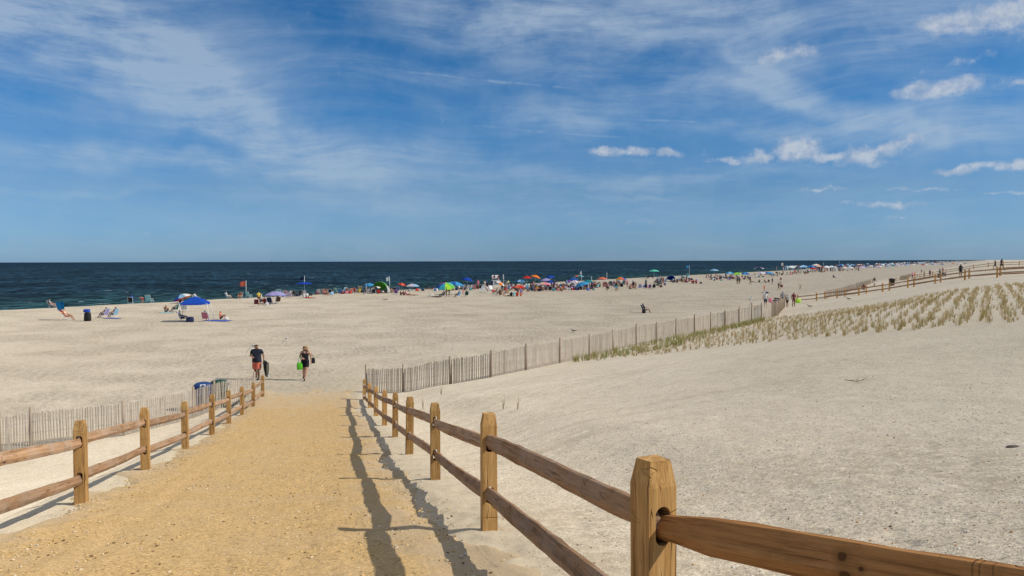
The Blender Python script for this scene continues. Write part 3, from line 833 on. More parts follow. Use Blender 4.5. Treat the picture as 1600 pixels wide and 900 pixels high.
# ------------------------------------------------------------------ people
# region slots: 0 skin, 1 top, 2 bottom, 3 hair, 4 sleeve, 5 belly, 6 shoe
def figure(name, J, B, sub=1, waist=.02):
    """one continuous body grown over a skeleton. J: joint -> (co, rx, ry); B: (a, b, region)"""
    names = list(J); idx = {n: i for i, n in enumerate(names)}
    me = bpy.data.meshes.new(name)
    me.from_pydata([J[n][0] for n in names], [(idx[a], idx[b]) for a, b, _ in B], [])
    o = link(bpy.data.objects.new('body_tmp', me))
    md = o.modifiers.new('skin', 'SKIN'); md.use_smooth_shade = True; md.branch_smoothing = .5
    sv = me.skin_vertices[0].data if me.skin_vertices else None
    if sv is None:
        bm = bmesh.new(); bm.from_mesh(me); bm.verts.layers.skin.verify(); bm.to_mesh(me); bm.free(); sv = me.skin_vertices[0].data
    for i, n in enumerate(names):
        sv[i].radius = (J[n][1], J[n][2]); sv[i].use_root = (n == 'pelvis')
    ss = o.modifiers.new('sub', 'SUBSURF'); ss.levels = sub; ss.render_levels = sub
    out = eval_mesh(o, name); out.name = name
    bpy.data.objects.remove(o)
    segs = [(Vector(J[a][0]), Vector(J[b][0]), max(J[a][1], J[b][1]), r) for a, b, r in B]
    pe, chs = Vector(J['pelvis'][0]), Vector(J['chest'][0]); ax = (chs - pe).normalized(); tl = (chs - pe).length
    nkk = Vector(J['neck'][0]); nax = (Vector(J['head'][0]) - nkk).normalized()
    for p in out.polygons:
        c = p.center; best = None
        for bi, (a, b, rad, reg) in enumerate(segs):
            d = b - a; t = max(0, min(1, (c - a).dot(d) / max(d.length_squared, 1e-9)))
            k = (c - (a + d * t)).length / rad
            if best is None or k < best[0]: best = (k, reg, bi)
        reg = best[1]; bn = B[best[2]]
        if bn in (('pelvis', 'belly'), ('belly', 'chest'), ('pelvis', 'hipL'), ('pelvis', 'hipR')):
            h_ = (c - pe).dot(ax); reg = 2 if h_ < waist else (5 if h_ < tl * .62 else 1)
        if bn == ('chest', 'neck') and (c - nkk).dot(nax) > -.035: reg = 0
        p.material_index = reg; p.use_smooth = True
    hd = Vector(J['crown'][0]); nk = Vector(J['head'][0])
    up = (hd - nk).normalized(); fw = Vector(J['nose'][0]) - (hd + nk) * .5
    fw = (fw - up * fw.dot(up)).normalized()
    for p in out.polygons:
        if p.material_index == 3:
            q = p.center - nk
            if q.dot(up) < (hd - nk).length * .62 and q.dot(fw) > -.01: p.material_index = 0
    return out

BONES = [('pelvis', 'belly', 5), ('belly', 'chest', 1), ('chest', 'neck', 1), ('neck', 'head', 0), ('head', 'crown', 3), ('head', 'nose', 0)]
for _s in 'LR':
    BONES += [('pelvis', 'hip' + _s, 2), ('hip' + _s, 'thigh' + _s, 2), ('thigh' + _s, 'knee' + _s, 0), ('knee' + _s, 'calf' + _s, 0), ('calf' + _s, 'ankle' + _s, 0), ('ankle' + _s, 'toe' + _s, 6),
              ('chest', 'sho' + _s, 1), ('sho' + _s, 'bicep' + _s, 4), ('bicep' + _s, 'elbow' + _s, 0), ('elbow' + _s, 'wrist' + _s, 0), ('wrist' + _s, 'hand' + _s, 0)]

def pose(pel, bel, che, nek, hea, cro, hipw, kneL, ankL, kneR, ankR, elbL, wriL, elbR, wriR, show=.18, toe=(0, .15), k=1.0, fat=1.0):
    V = Vector
    pel, bel, che, nek, hea, cro = map(V, (pel, bel, che, nek, hea, cro))
    up = (cro - hea).normalized()
    fwd = V((0, 1, 0)); fwd = (fwd - up * fwd.dot(up)).normalized()
    J = {'pelvis': (pel, .150 * fat, .115 * fat), 'belly': (bel, .150 * fat, .112 * fat), 'chest': (che, .180 * (fat * .5 + .5), .122 * fat), 'neck': (nek, .060, .058), 'head': (hea, .090, .100),
         'crown': (cro, .098, .108), 'nose': ((hea + cro) * .5 + fwd * .112 - up * .03, .022, .03)}
    spine = (nek - che).normalized()
    for s, sx, kn, an, elb, wri in (('L', -1, kneL, ankL, elbL, wriL), ('R', 1, kneR, ankR, elbR, wriR)):
        kn, an, elb, wri = map(V, (kn, an, elb, wri))
        hip = pel + V((sx * hipw, 0, -.04)); th = hip.lerp(kn, .55)
        sh = che.lerp(nek, .62) + V((sx * show, 0, 0)); bi = sh.lerp(elb, .5)
        cf = kn.lerp(an, .35) + V((0, -.012, 0))
        hd = wri + (wri - elb).normalized() * .11
        J['hip' + s] = (hip, .104 * fat, .104 * fat); J['thigh' + s] = (th, .086 * fat, .088 * fat); J['knee' + s] = (kn, .060, .062); J['calf' + s] = (cf, .060, .064)
        J['ankle' + s] = (an, .036, .04); J['toe' + s] = (an + V((0, toe[1], toe[0] - .035)), .04, .026)
        J['sho' + s] = (sh, .066, .066); J['bicep' + s] = (bi, .056, .056); J['elbow' + s] = (elb, .044, .044); J['wrist' + s] = (wri, .032, .030); J['hand' + s] = (hd, .036, .022)
    return J

POSES = {
    'stand': pose((0, 0, .95), (0, .01, 1.08), (0, 0, 1.28), (0, 0, 1.47), (0, .02, 1.56), (0, .015, 1.68), .09, (-.1, .02, .5), (-.11, -.02, .07), (.1, .02, .5), (.12, -.02, .07), (-.25, -.03, 1.14), (-.26, .06, .9), (.25, -.03, 1.14), (.27, .05, .9)),
    'hips': pose((0, 0, .95), (0, .01, 1.08), (0, 0, 1.28), (0, 0, 1.47), (0, .02, 1.56), (0, .015, 1.68), .09, (-.12, .02, .5), (-.15, -.02, .07), (.1, .04, .5), (.13, -.02, .07), (-.36, -.08, 1.2), (-.2, .03, 1.02), (.25, -.03, 1.14), (.24, .2, 1.0)),
    'walk': pose((0, 0, .94), (0, .02, 1.07), (0, .03, 1.28), (0, .03, 1.47), (0, .06, 1.56), (0, .06, 1.68), .09, (-.09, .24, .55), (-.1, .32, .1), (.1, -.06, .5), (.11, -.42, .16), (-.24, -.14, 1.15), (-.24, -.12, .9), (.24, .05, 1.14), (.22, .25, .98)),
    'bend': pose((0, -.12, .92), (0, .02, 1.02), (0, .22, 1.08), (0, .38, 1.06), (0, .46, 1.04), (0, .56, .98), .09, (-.1, .02, .5), (-.11, -.04, .07), (.1, .02, .5), (.12, -.04, .07), (-.2, .34, .82), (-.14, .42, .6), (.2, .34, .82), (.14, .42, .6)),
    'arms': pose((0, 0, .95), (0, .01, 1.08), (0, 0, 1.28), (0, 0, 1.47), (0, .02, 1.56), (0, .015, 1.68), .09, (-.14, .06, .5), (-.2, -.02, .07), (.14, .02, .5), (.2, -.02, .07), (-.42, .0, 1.34), (-.62, .05, 1.22), (.42, 0, 1.34), (.64, .05, 1.24)),
    'chair': pose((0, -.12, .40), (0, -.20, .52), (0, -.30, .72), (0, -.36, .92), (0, -.35, 1.0), (0, -.36, 1.12), .09, (-.13, .30, .52), (-.14, .52, .09), (.13, .30, .52), (.14, .50, .09), (-.27, -.16, .62), (-.25, .1, .56), (.27, -.16, .62), (.25, .1, .56)),
    'sit': pose((0, 0, .13), (0, -.04, .25), (0, -.06, .46), (0, -.03, .65), (0, .0, .74), (0, .01, .86), .09, (-.15, .38, .46), (-.15, .58, .08), (.15, .38, .46), (.15, .60, .08), (-.26, .14, .36), (-.18, .36, .48), (.26, .14, .36), (.18, .36, .48)),
    'lean': pose((0, 0, .13), (0, -.10, .24), (0, -.24, .42), (0, -.32, .58), (0, -.31, .67), (0, -.32, .79), .09, (-.12, .44, .30), (-.13, .82, .08), (.12, .42, .16), (.13, .86, .08), (-.28, -.42, .28), (-.26, -.5, .06), (.28, -.42, .28), (.26, -.5, .06)),
    'lie': pose((0, 0, .13), (0, -.14, .14), (0, -.34, .14), (0, -.52, .14), (0, -.61, .15), (0, -.73, .17), .09, (-.11, .44, .12), (-.11, .84, .08), (.11, .44, .12), (.11, .84, .08), (-.26, -.24, .08), (-.3, -.02, .06), (.26, -.24, .08), (.34, -.5, .06), toe=(.02, .12)),
}
for _k, _J in POSES.items():
    if _k == 'lie':
        for n in ('nose',): _J[n] = (Vector((0, -.66, .25)), .022, .03)
BODY = {k: figure('body_' + k, J, BONES) for k, J in POSES.items()}
def shoe_fix(): pass

def person(pz, p, top, bottom, label, face=0.0, skin='tanned', hair='dark', h=1.0, belly=None, sleeve=None, group=None, dz=0.0, name='person', cat='person'):
    me = BODY[pz]
    sk = paint(SKINS[skin], .6)
    ct = sk if top in (None, 'skin') else paint(C[top], .85)
    cb = paint(C[bottom], .85)
    cbel = ct if belly is None else (sk if belly == 'skin' else paint(C[belly], .85))
    csl = ct if sleeve is None else (sk if sleeve == 'skin' else paint(C[sleeve], .85))
    hc = paint(HAIRS[hair], .8) if hair in HAIRS else paint(C[hair], .85)
    o = obj(name, me, mats=[sk, ct, cb, hc, csl, cbel, sk], loc=Vector(p) + Vector((0, 0, dz)))
    o.rotation_euler = (0, 0, R(face)); o.scale = (h, h, h)
    return tag(o, label, cat, group)

# ------------------------------------------------------------------ beach furniture
def chair_parts():
    fr = MB()
    for s in (-1, 1):
        x = s * .29
        fr.tube([(x, .30, .30), (x, -.22, .26), (x, -.56, .92)], .013, 6)
        fr.tube([(x, .30, .30), (x, .24, .0), (x, -.30, .0), (x, -.26, .27)], .012, 6)
        fr.tube([(x * 1.04, .22, .46), (x * 1.04, -.34, .50)], [.022, .022], 6)
        fr.tube([(x, .24, .29), (x * 1.04, .20, .46)], .011, 6)
    fr.tube([(-.29, -.56, .92), (.29, -.56, .92)], .013, 6); fr.tube([(-.29, .30, .30), (.29, .30, .30)], .013, 6); fr.tube([(-.29, -.30, .012), (.29, -.30, .012)], .012, 6)
    st = MB(); st.sheet((-.28, -.20, .262), (.28, -.20, .262), (.28, .29, .298), (-.28, .29, .298), .02)
    bk = MB(); bk.sheet((-.28, -.23, .275), (-.28, -.55, .91), (.28, -.55, .91), (.28, -.23, .275), .02)
    return fr, st, bk
_f, _s, _b = chair_parts()
CH_FR, CH_ST, CH_BK = _f.mesh('chair_frame'), _s.mesh('chair_seat'), _b.mesh('chair_backrest')
_one = MB()
for i, mbx in enumerate((_f, _s, _b)): _one.add(mbx.v, mbx.f, 0 if i == 0 else 1)
CH_ONE = _one.mesh('beach_chair_mesh')

def chair(p, col, label, face=0.0, frame=None, parts=True, group=None, s=1.0):
    fm = frame or M_white_metal; fc = paint(C[col], .85)
    if not parts:
        o = obj('beach_chair', CH_ONE, mats=[fm, fc], loc=p); o.rotation_euler = (0, 0, R(face)); o.scale = (s, s, s)
        return tag(o, label, 'chair', group)
    r = empty('beach_chair', p, R(face)); r.scale = (s, s, s); tag(r, label, 'chair', group)
    obj('frame', CH_FR, r, [fm]); obj('seat', CH_ST, r, [fc]); obj('backrest', CH_BK, r, [fc])
    return r

_um = {}
def umbrella_meshes(n):
    if n in _um: return _um[n]
    mb = MB(); seg = 8; sub = 4
    prof = [(.02, .42), (.25, .38), (.5, .30), (.76, .17), (1.0, .0)]
    N = seg * sub
    vs = []
    for j, (r, z) in enumerate(prof):
        for k in range(N):
            a = 2 * math.pi * k / N; m_ = 1 - .06 * (r ** 2) * (math.cos(a * seg) * -.5 + .5); 
            vs.append((r * m_ * math.cos(a), r * m_ * math.sin(a), z - .02 * r * (1 - math.cos(a * seg))))
    fs = []; ms = []
    for j in range(len(prof) - 1):
        for k in range(N): mb.add([], [], 0); fs.append((j * N + k, j * N + (k + 1) % N, (j + 1) * N + (k + 1) % N, (j + 1) * N + k)); ms.append((k // sub) % n)
    # drop of the valance
    b = len(vs)
    for k in range(N):
        x, y, z = vs[(len(prof) - 1) * N + k]; vs.append((x * 1.005, y * 1.005, z - .07))
    for k in range(N): fs.append(((len(prof) - 1) * N + k, (len(prof) - 1) * N + (k + 1) % N, b + (k + 1) % N, b + k)); ms.append((k // sub) % n)
    mb.v = vs; mb.f = [f[::-1] for f in fs]; mb.m = ms; mb.s = [False] * len(fs)
    cm = mb.mesh('canopy')
    _um[n] = cm
    return cm
def umbrella(p, cols, label, h=2.15, r=1.0, tilt=0.0, tdir=0.0, flat=1.0, group=None, base=.0, name='beach_umbrella', cat='umbrella', parts=True, spin=None):
    cm = umbrella_meshes(len(cols))
    root = empty(name, p); tag(root, label, cat, group)
    T = Matrix.Rotation(R(tdir), 3, 'Z') @ Matrix.Rotation(R(tilt), 3, 'Y')
    zb = h - .45 * r * flat
    pm = MB(); pm.tube([(0, 0, -.35), (0, 0, zb - .25), Vector((0, 0, zb - .25)) + T @ Vector((0, 0, .25 + .43 * r * flat + .08))], [.02, .018, .012], 6)
    obj('pole', pm.mesh('umbrella_pole'), root, [M_white_metal])
    c = obj('canopy', cm, root, [cloth(C[x]) for x in cols])
    c.matrix_basis = Matrix.Translation(Vector((0, 0, zb - .25)) + T @ Vector((0, 0, .25))) @ T.to_4x4() @ Matrix.Rotation(R(hash_angle(label) if spin is None else spin), 4, 'Z') @ Matrix.Diagonal((r, r, r * flat, 1))
    return root
def hash_angle(s): return (sum(ord(ch) * (i + 3) for i, ch in enumerate(s)) % 360)

def towel(p, col, label, face=0.0, L=1.7, W=.85, group=None):
    mb = MB(); n = 7; m = 4; q = random.Random(int(p[0] * 100))
    vs = []; z0 = p[2]
    for t_ in (0, 1):
        for i in range(n):
            for j in range(m):
                x = (j / (m - 1) - .5) * W; y = (i / (n - 1) - .5) * L
                ca, sa = math.cos(R(face)), math.sin(R(face))
                wz = gz(p[0] + x * ca - y * sa, p[1] + x * sa + y * ca) - z0
                vs.append((x, y, wz + .012 + .02 * q.random() + (.012 if t_ else 0)))
    fs = []
    for i in range(n - 1):
        for j in range(m - 1):
            a = i * m + j; fs.append((a, a + m, a + m + 1, a + 1)); b = a + n * m; fs.append((b, b + 1, b + m + 1, b + m))
    mb.add(vs, fs)
    o = obj('beach_towel', mb.mesh('beach_towel', [paint(C[col], .9)]), loc=p); o.rotation_euler = (0, 0, R(face))
    return tag(o, label, 'towel', group)

def bag(p, col, label, w=.45, d=.3, h=.4, face=0.0, handles=True, dz=0.0, name='beach_bag', cat='bag', group=None):
    root = empty(name, Vector(p) + Vector((0, 0, dz)), R(face)); tag(root, label, cat, group)
    mb = MB(); rings = []
    vs = []; n = 14
    prof = [(.86, 0), (1.0, .06), (1.03, .4), (.97, .8), (.90, 1.0), (.55, 1.03)]
    for k, z in prof:
        for i in range(n):
            a = 2 * math.pi * i / n; c_, s_ = math.cos(a), math.sin(a)
            e = .6
            x = math.copysign(abs(c_) ** e, c_) * w / 2 * k; y = math.copysign(abs(s_) ** e, s_) * d / 2 * k * (1 - .25 * z)
            vs.append((x, y, z * h))
    fs = [(i * n + j, i * n + (j + 1) % n, (i + 1) * n + (j + 1) % n, (i + 1) * n + j) for i in range(len(prof) - 1) for j in range(n)]
    fs += [tuple(range(n))[::-1], tuple((len(prof) - 1) * n + j for j in range(n))]
    mb.add(vs, fs, 0, True)
    obj('bag_body', mb.mesh('bag_body', [paint(C[col], .7)]), root)
    if handles:
        for s in (-1, 1):
            hb = MB(); hb.tube([(-w * .25, s * d * .28, h * .97), (-w * .2, s * d * .2, h * 1.4), (w * .2, s * d * .2, h * 1.4), (w * .25, s * d * .28, h * .97)], .012, 6)
            obj('handle', hb.mesh('handle', [paint(C[col], .7)]), root)
    return root

def cooler(p, col, label, face=0.0, group=None):
    root = empty('cooler', p, R(face)); tag(root, label, 'cooler', group)
    b = MB(); b.lathe([(.30, 0), (.33, .03), (.36, .34), (.30, .34)], 4); me = b.mesh('cooler_body', [paint(C[col], .5)])
    obj('cooler_body', me, root).rotation_euler = (0, 0, R(45))
    l = MB(); l.lathe([(.37, 0), (.38, .02), (.37, .07), (.30, .09)], 4); o = obj('lid', l.mesh('lid', [paint(C[col], .5)]), root, loc=(0, 0, .345)); o.rotation_euler = (0, 0, R(45))
    root.scale = (1.15, .75, 1)
    return root

def flagpole(p, col, label, h=3.4, fw=1.0, fh=.75, left=True, furled=False, group=None):
    root = empty('flag_pole', p); tag(root, label, 'flag', group)
    m = MB(); m.tube([(0, 0, -.5), (0, 0, h)], [.04, .03], 8); m.lathe([(.0, h + .07), (.05, h + .04), (.0, h)], 8, cap=False)
    obj('pole', m.mesh('pole', [M_white_metal]), root)
    fm = MB(); n = 9; vs = []; s = -1 if left else 1
    for t_ in (0, .012):
        for i in range(n):
            u = i / (n - 1)
            for j in range(3):
                v = j / 2
                if furled: vs.append((s * fw * .22 * u + .03 * math.sin(i), t_ + .05 * math.sin(u * 9), h - .05 - fh * 1.3 * v - .1 * u))
                else: vs.append((s * (.03 + fw * u), t_ + .07 * math.sin(u * 6) * u, h - .06 - fh * v - .14 * u * u * (1.6 - v)))
    fs = []
    for i in range(n - 1):
        for j in range(2):
            a = i * 3 + j; fs.append((a, a + 1, a + 4, a + 3)); b = a + n * 3; fs.append((b, b + 3, b + 4, b + 1))
    fm.add(vs, fs, 0, True)
    obj('flag', fm.mesh('flag', [cloth(C[col])]), root)
    return root

def bin_drum(p, col, label, face=0, patch=False, h=1.05):
    root = empty('rubbish_bin', p, R(face)); tag(root, label, 'bin', 'rubbish bins by the slatted fence')
    b = MB(); b.lathe([(.27, 0), (.29, .02), (.31, .3), (.325, .31), (.325, .33), (.31, .34), (.33, .62), (.345, .63), (.345, .65), (.33, .66), (.345, .86), (.36, .87)], 20)
    obj('barrel', b.mesh('barrel', [paint(C[col], .5)]), root)
    l = MB(); l.lathe([(.385, 0), (.385, .05), (.35, .12), (.26, .19), (.15, .22), (0, .225)], 20, cap=False)
    obj('lid', l.mesh('lid', [paint(C[col], .45)]), root, loc=(0, 0, .865))
    if patch:
        q = MB(); q.box((0, 0, 0), (.20, .012, .09)); obj('label', q.mesh('label', [paint(C['pale grey'], .6)]), root, loc=(0, -.315, 1.0)).rotation_euler = (R(-42), 0, 0)
    return root

def gull(p, label, face=0.0, fly=False, dark=False):
    root = empty('gull', p, R(face)); tag(root, label, 'bird', 'gulls on the sand')
    b = MB()
    b.tube([(0, -.22, .17), (0, -.12, .18), (0, 0, .185), (0, .10, .21), (0, .15, .27), (0, .19, .30), (0, .235, .295), (0, .275, .288)], [.006, .045, .068, .055, .036, .036, .016, .004], 10)
    for s in (-1, 1): b.tube([(s * .025, .0, .14), (s * .025, .01, .0), (s * .025, .05, .004)], .006, 5)
    obj('body', b.mesh('body', [paint(C['white' if not dark else 'grey'], .8)]), root)
    for s in (-1, 1):
        w = MB()
        w.tube([(s * .055, .10, .215), (s * .068, 0, .205), (s * .05, -.16, .185), (s * .015, -.30, .18)], [.012, .035, .028, .004], 8)
        obj('wing', w.mesh('wing', [paint(C['grey'] if not dark else C['brown'], .8)]), root)
    return root
# ------------------------------------------------------------------ the two walkers
def add_hand(J, B, s, palm_n, curl=.6):
    w = Vector(J['wrist' + s][0]); e = Vector(J['elbow' + s][0])
    d = (w - e).normalized(); n = Vector(palm_n); n = (n - d * n.dot(d)).normalized(); sd_ = d.cross(n)
    p = w + d * .05
    J['hand' + s] = (p, .036, .018)
    for i, (off, L) in enumerate(((-.032, .062), (-.011, .074), (.011, .070), (.031, .055))):
        a = p + d * .045 + sd_ * off; b = a + (d * math.cos(curl * .6) + n * math.sin(curl * .6)) * L * .55; c = b + (d * math.cos(curl * 1.7) + n * math.sin(curl * 1.7)) * L * .5
        for nm, co, r_ in (('a', a, .0095), ('b', b, .009), ('c', c, .0075)): J['f%d%s%s' % (i, nm, s)] = (co, r_, r_)
        B += [('hand' + s, 'f%da%s' % (i, s), 0), ('f%da%s' % (i, s), 'f%db%s' % (i, s), 0), ('f%db%s' % (i, s), 'f%dc%s' % (i, s), 0)]
    a = w + d * .03 - sd_ * .034; b = a + (d * .7 - sd_ * .6 + n * .3).normalized() * .038; c = b + (d * .8 + n * .5).normalized() * .03
    for nm, co, r_ in (('a', a, .012), ('b', b, .010), ('c', c, .008)): J['t' + nm + s] = (co, r_, r_)
    B += [('hand' + s, 'ta' + s, 0), ('ta' + s, 'tb' + s, 0), ('tb' + s, 'tc' + s, 0)]

def shell(body, slots, off, mat, name, parent, th=.006, flare=0.0, zflare=0, pick=None):
    bm = bmesh.new(); bm.from_mesh(body)
    bm.normal_update()
    bmesh.ops.delete(bm, geom=[f for f in bm.faces if not (pick(f.calc_center_median(), f.material_index) if pick else f.material_index in slots)], context='FACES')
    for _ in range(3):
        bmesh.ops.smooth_vert(bm, verts=[v for v in bm.verts if v.is_boundary], factor=.5, use_axis_x=True, use_axis_y=True, use_axis_z=True)
    bm.normal_update()
    nrm = {v: v.normal.copy() for v in bm.verts}
    for v in bm.verts:
        k = off + (flare * max(0, zflare - v.co.z) if flare else 0)
        v.co += nrm[v] * k + Vector((0, 0, 0))
    bmesh.ops.solidify(bm, geom=bm.faces[:], thickness=th)
    for f in bm.faces: f.material_index = 0; f.smooth = True
    me = bpy.data.meshes.new(name); bm.to_mesh(me); bm.free(); me.materials.clear(); me.materials.append(mat)
    return obj(name, me, parent)

def face_parts(root, J, lens, hairm, mouth=True):
    he, cr = Vector(J['head'][0]), Vector(J['crown'][0]); up = (cr - he).normalized(); mid = (he + cr) * .5
    f = Vector((0, 1, 0)); f = (f - up * f.dot(up)).normalized(); rt = f.cross(up)
    g_ = MB(); Rm = Matrix((rt, f, up)).transposed()
    for s in (-1, 1):
        g_.box(mid + f * .100 + rt * s * .036 + up * .012, (.056, .016, .034), 0, Rm)
        g_.box(mid + f * .05 + rt * s * .083 + up * .02, (.006, .10, .010), 0, Rm)
    g_.box(mid + f * .106 + up * .018, (.03, .008, .008), 0, Rm)
    obj('sunglasses', g_.mesh('sunglasses', [lens]), root)
    m_ = MB(); m_.box(mid + f * .094 - up * .058, (.048, .014, .010), 0, Rm)
    obj('mouth', m_.mesh('mouth', [paint((.34, .12, .10), .6)]), root)
    for s in (-1, 1):
        e_ = MB(); c0 = mid + rt * s * .086 - up * .004
        e_.tube([c0 + up * .03, c0 + rt * s * .012, c0 - up * .03], [.008, .014, .007], 6)
        obj('ear', e_.mesh('ear', [paint(SKINS['tanned'], .6)]), root)

pm = at(402, 593.5)
Jm = pose((0, 0, .95), (0, .05, 1.10), (0, .02, 1.31), (0, .02, 1.49), (0, .05, 1.58), (0, .05, 1.70), .10, (-.10, .12, .5), (-.11, .10, .08), (.11, -.02, .5), (.12, -.2, .12), (-.32, -.02, 1.16), (-.34, .05, .90), (.33, -.02, 1.15), (.13, .20, 1.12), show=.205, fat=1.32)
for _sx in 'LR':
    h_, k_ = Vector(Jm['hip' + _sx][0]), Vector(Jm['knee' + _sx][0]); Jm['thigh' + _sx] = (h_.lerp(k_, .78), .088, .088)
Bm = list(BONES); add_hand(Jm, Bm, 'L', (1, 0, 0), 1.1); add_hand(Jm, Bm, 'R', (0, 0, -1), .8)
bm_ = figure('man_body', Jm, Bm, 2, -.02)
man = obj('person', bm_, mats=[paint(SKINS['tanned'], .6)] * 7, loc=pm); man.rotation_euler = (0, 0, R(176)); man.scale = (1.045,) * 3
tag(man, 'heavyset man in navy shirt and coral shorts walking up with a folded chair', 'person')
shell(bm_, (1, 4, 5), .018, paint((.022, .026, .040), .9), 'shirt', man, flare=.07, zflare=1.25, pick=lambda c, m: (m in (1, 4, 5) and c.z < 1.485) or (m == 2 and c.z > .84 and abs(c.x) < .25))
shell(bm_, (2,), .022, paint((.70, .17, .10), .85), 'shorts', man, flare=.08, zflare=.9)
shell(bm_, (3,), .012, paint(HAIRS['dark'], .9), 'hair', man)
shell(bm_, (6,), .010, paint(C['black'], .8), 'sandals', man)
face_parts(man, Jm, paint((.012, .012, .014), .2), None)

pw = at(477.5, 594.5)
Jw = pose((0, 0, .93), (0, .02, 1.06), (0, .01, 1.25), (0, .01, 1.43), (0, .03, 1.51), (0, .03, 1.625), .09, (-.06, .12, .5), (.0, .22, .08), (.08, -.02, .5), (.14, -.28, .12), (-.27, -.04, 1.12), (-.27, .0, .88), (.26, -.04, 1.11), (.10, .17, 1.08), show=.165, fat=1.08)
Bw = [(a, b, (0 if (a, b) == ('chest', 'neck') or (a == 'chest' and b.startswith('sho')) or r == 4 else r)) for a, b, r in BONES]
add_hand(Jw, Bw, 'L', (1, 0, 0), .8); add_hand(Jw, Bw, 'R', (0, 0, -1), .6)
bw_ = figure('woman_body', Jw, Bw, 2)
wom = obj('person', bw_, mats=[paint((.52, .29, .20), .6)] * 7, loc=pw); wom.rotation_euler = (0, 0, R(184)); wom.scale = (1.05,) * 3
tag(wom, 'blonde woman in black tank top and black shorts carrying a green bag', 'person')
shell(bw_, (1, 5), .010, paint((.012, .012, .014), .9), 'tank_top', wom, flare=.05, zflare=1.2, pick=lambda c, m: (m in (0, 1, 5) and .9 < c.z < 1.30 and abs(c.x) < .175 and c.y < .13) or (m == 2 and c.z > .86))
shell(bw_, (2,), .012, paint((.014, .014, .016), .9), 'shorts', wom)
shell(bw_, (6,), .008, paint(C['black'], .8), 'sandals', wom)
st_ = MB()
for s in (-1, 1): st_.tube([(s * .075, .085, 1.27), (s * .085, .075, 1.36), (s * .09, .02, 1.425), (s * .08, -.07, 1.34)], .013, 6)
obj('shoulder_straps', st_.mesh('shoulder_straps', [paint((.012, .012, .014), .9)]), wom)
hh = shell(bw_, (3,), .016, paint(HAIRS['blond'], .8), 'hair', wom)
hl = MB()
for s in (-1, 1):
    for k in range(4):
        x = s * (.06 + .012 * k); y = .03 - .032 * k
        hl.tube([(x * .8, y, 1.63), (x * 1.15, y - .005, 1.56), (x * 1.25, y - .01, 1.46), (x * 1.15, y + .0, 1.37 + .01 * k)], [.018, .022, .022, .008], 6)
hl.tube([(0, -.06, 1.62), (0, -.085, 1.5), (0, -.08, 1.34)], [.06, .075, .03], 8)
obj('hair_lock', hl.mesh('hair_lock', [paint(HAIRS['blond'], .8)]), wom)
face_parts(wom, Jw, paint((.012, .012, .014), .2), None)

def carried(owner, local, rz=0.0):
    bpy.context.view_layer.update()
    return owner.matrix_world @ Vector(local)
# white folded chair over the man's shoulder
pc_ = carried(man, (.30, -.17, 1.36))
ch = empty('folded_chair', pc_, R(176)); ch.scale = (.68,) * 3; tag(ch, 'white framed folded beach chair slung behind the shoulder of the man in navy', 'chair')
f1 = MB(); Rt = Matrix.Rotation(R(-38), 3, 'Y')
def rp(x, y, z): return Rt @ Vector((x, y, z)) + Vector((.08, 0, .03))
for yy in (0, -.05): f1.tube([rp(-.19, yy, -.42), rp(-.19, yy, .42), rp(.19, yy, .42), rp(.19, yy, -.42), rp(-.19, yy, -.42)], .016, 6)
f1.tube([rp(-.24, .0, .12), rp(.24, .0, .12)], .014, 6)
obj('frame', f1.mesh('frame', [M_white_metal]), ch)
f2 = MB(); f2.sheet(rp(-.22, -.02, .30), rp(.22, -.02, .30), rp(.22, -.02, .40), rp(-.22, -.02, .40), .02)
obj('seat_fabric', f2.mesh('seat_fabric', [paint((.62, .62, .60), .8)]), ch)
# dark folded chairs hanging from his other hand
pb_ = carried(man, (-.40, .07, .86))
bg_ = empty('chair_bag', pb_, R(176)); tag(bg_, 'dark olive and black folded chair bundle hanging from the hand of the man', 'bag')
for k, (colr, off) in enumerate((((.05, .05, .035), .05), ((.012, .012, .013), -.03), ((.10, .095, .07), -.11))):
    m_ = MB(); n = 10; vs = []
    for i in range(n):
        u = i / (n - 1); wx = .055 + .03 * math.sin(math.pi * u); 
        for a in range(8):
            an = a * math.pi / 4; vs.append((off - .04 + wx * math.cos(an) * .8 - .08 * u * (1 - k * .7), .15 * math.sin(an) * (.6 + .4 * math.sin(math.pi * min(1, u + .15))), .05 - .72 * u - .04 * k))
    m_.add(vs, [(i * 8 + a, i * 8 + (a + 1) % 8, (i + 1) * 8 + (a + 1) % 8, (i + 1) * 8 + a) for i in range(n - 1) for a in range(8)] + [tuple(range(8)), tuple((n - 1) * 8 + a for a in range(8))[::-1]], 0, True)
    obj('fabric_fold', m_.mesh('fabric_fold', [paint(colr, .8)]), bg_)
m_ = MB(); m_.tube([(-.08, 0, -.62), (-.16, 0, -.70), (-.22, .02, -.72)], .03, 6); obj('frame_end', m_.mesh('frame_end', [M_white_metal]), bg_)
m_ = MB(); m_.tube([(.04, 0, .02), (.0, 0, .10), (-.10, 0, .02)], .012, 6); obj('strap', m_.mesh('strap', [paint(C['black'], .8)]), bg_)
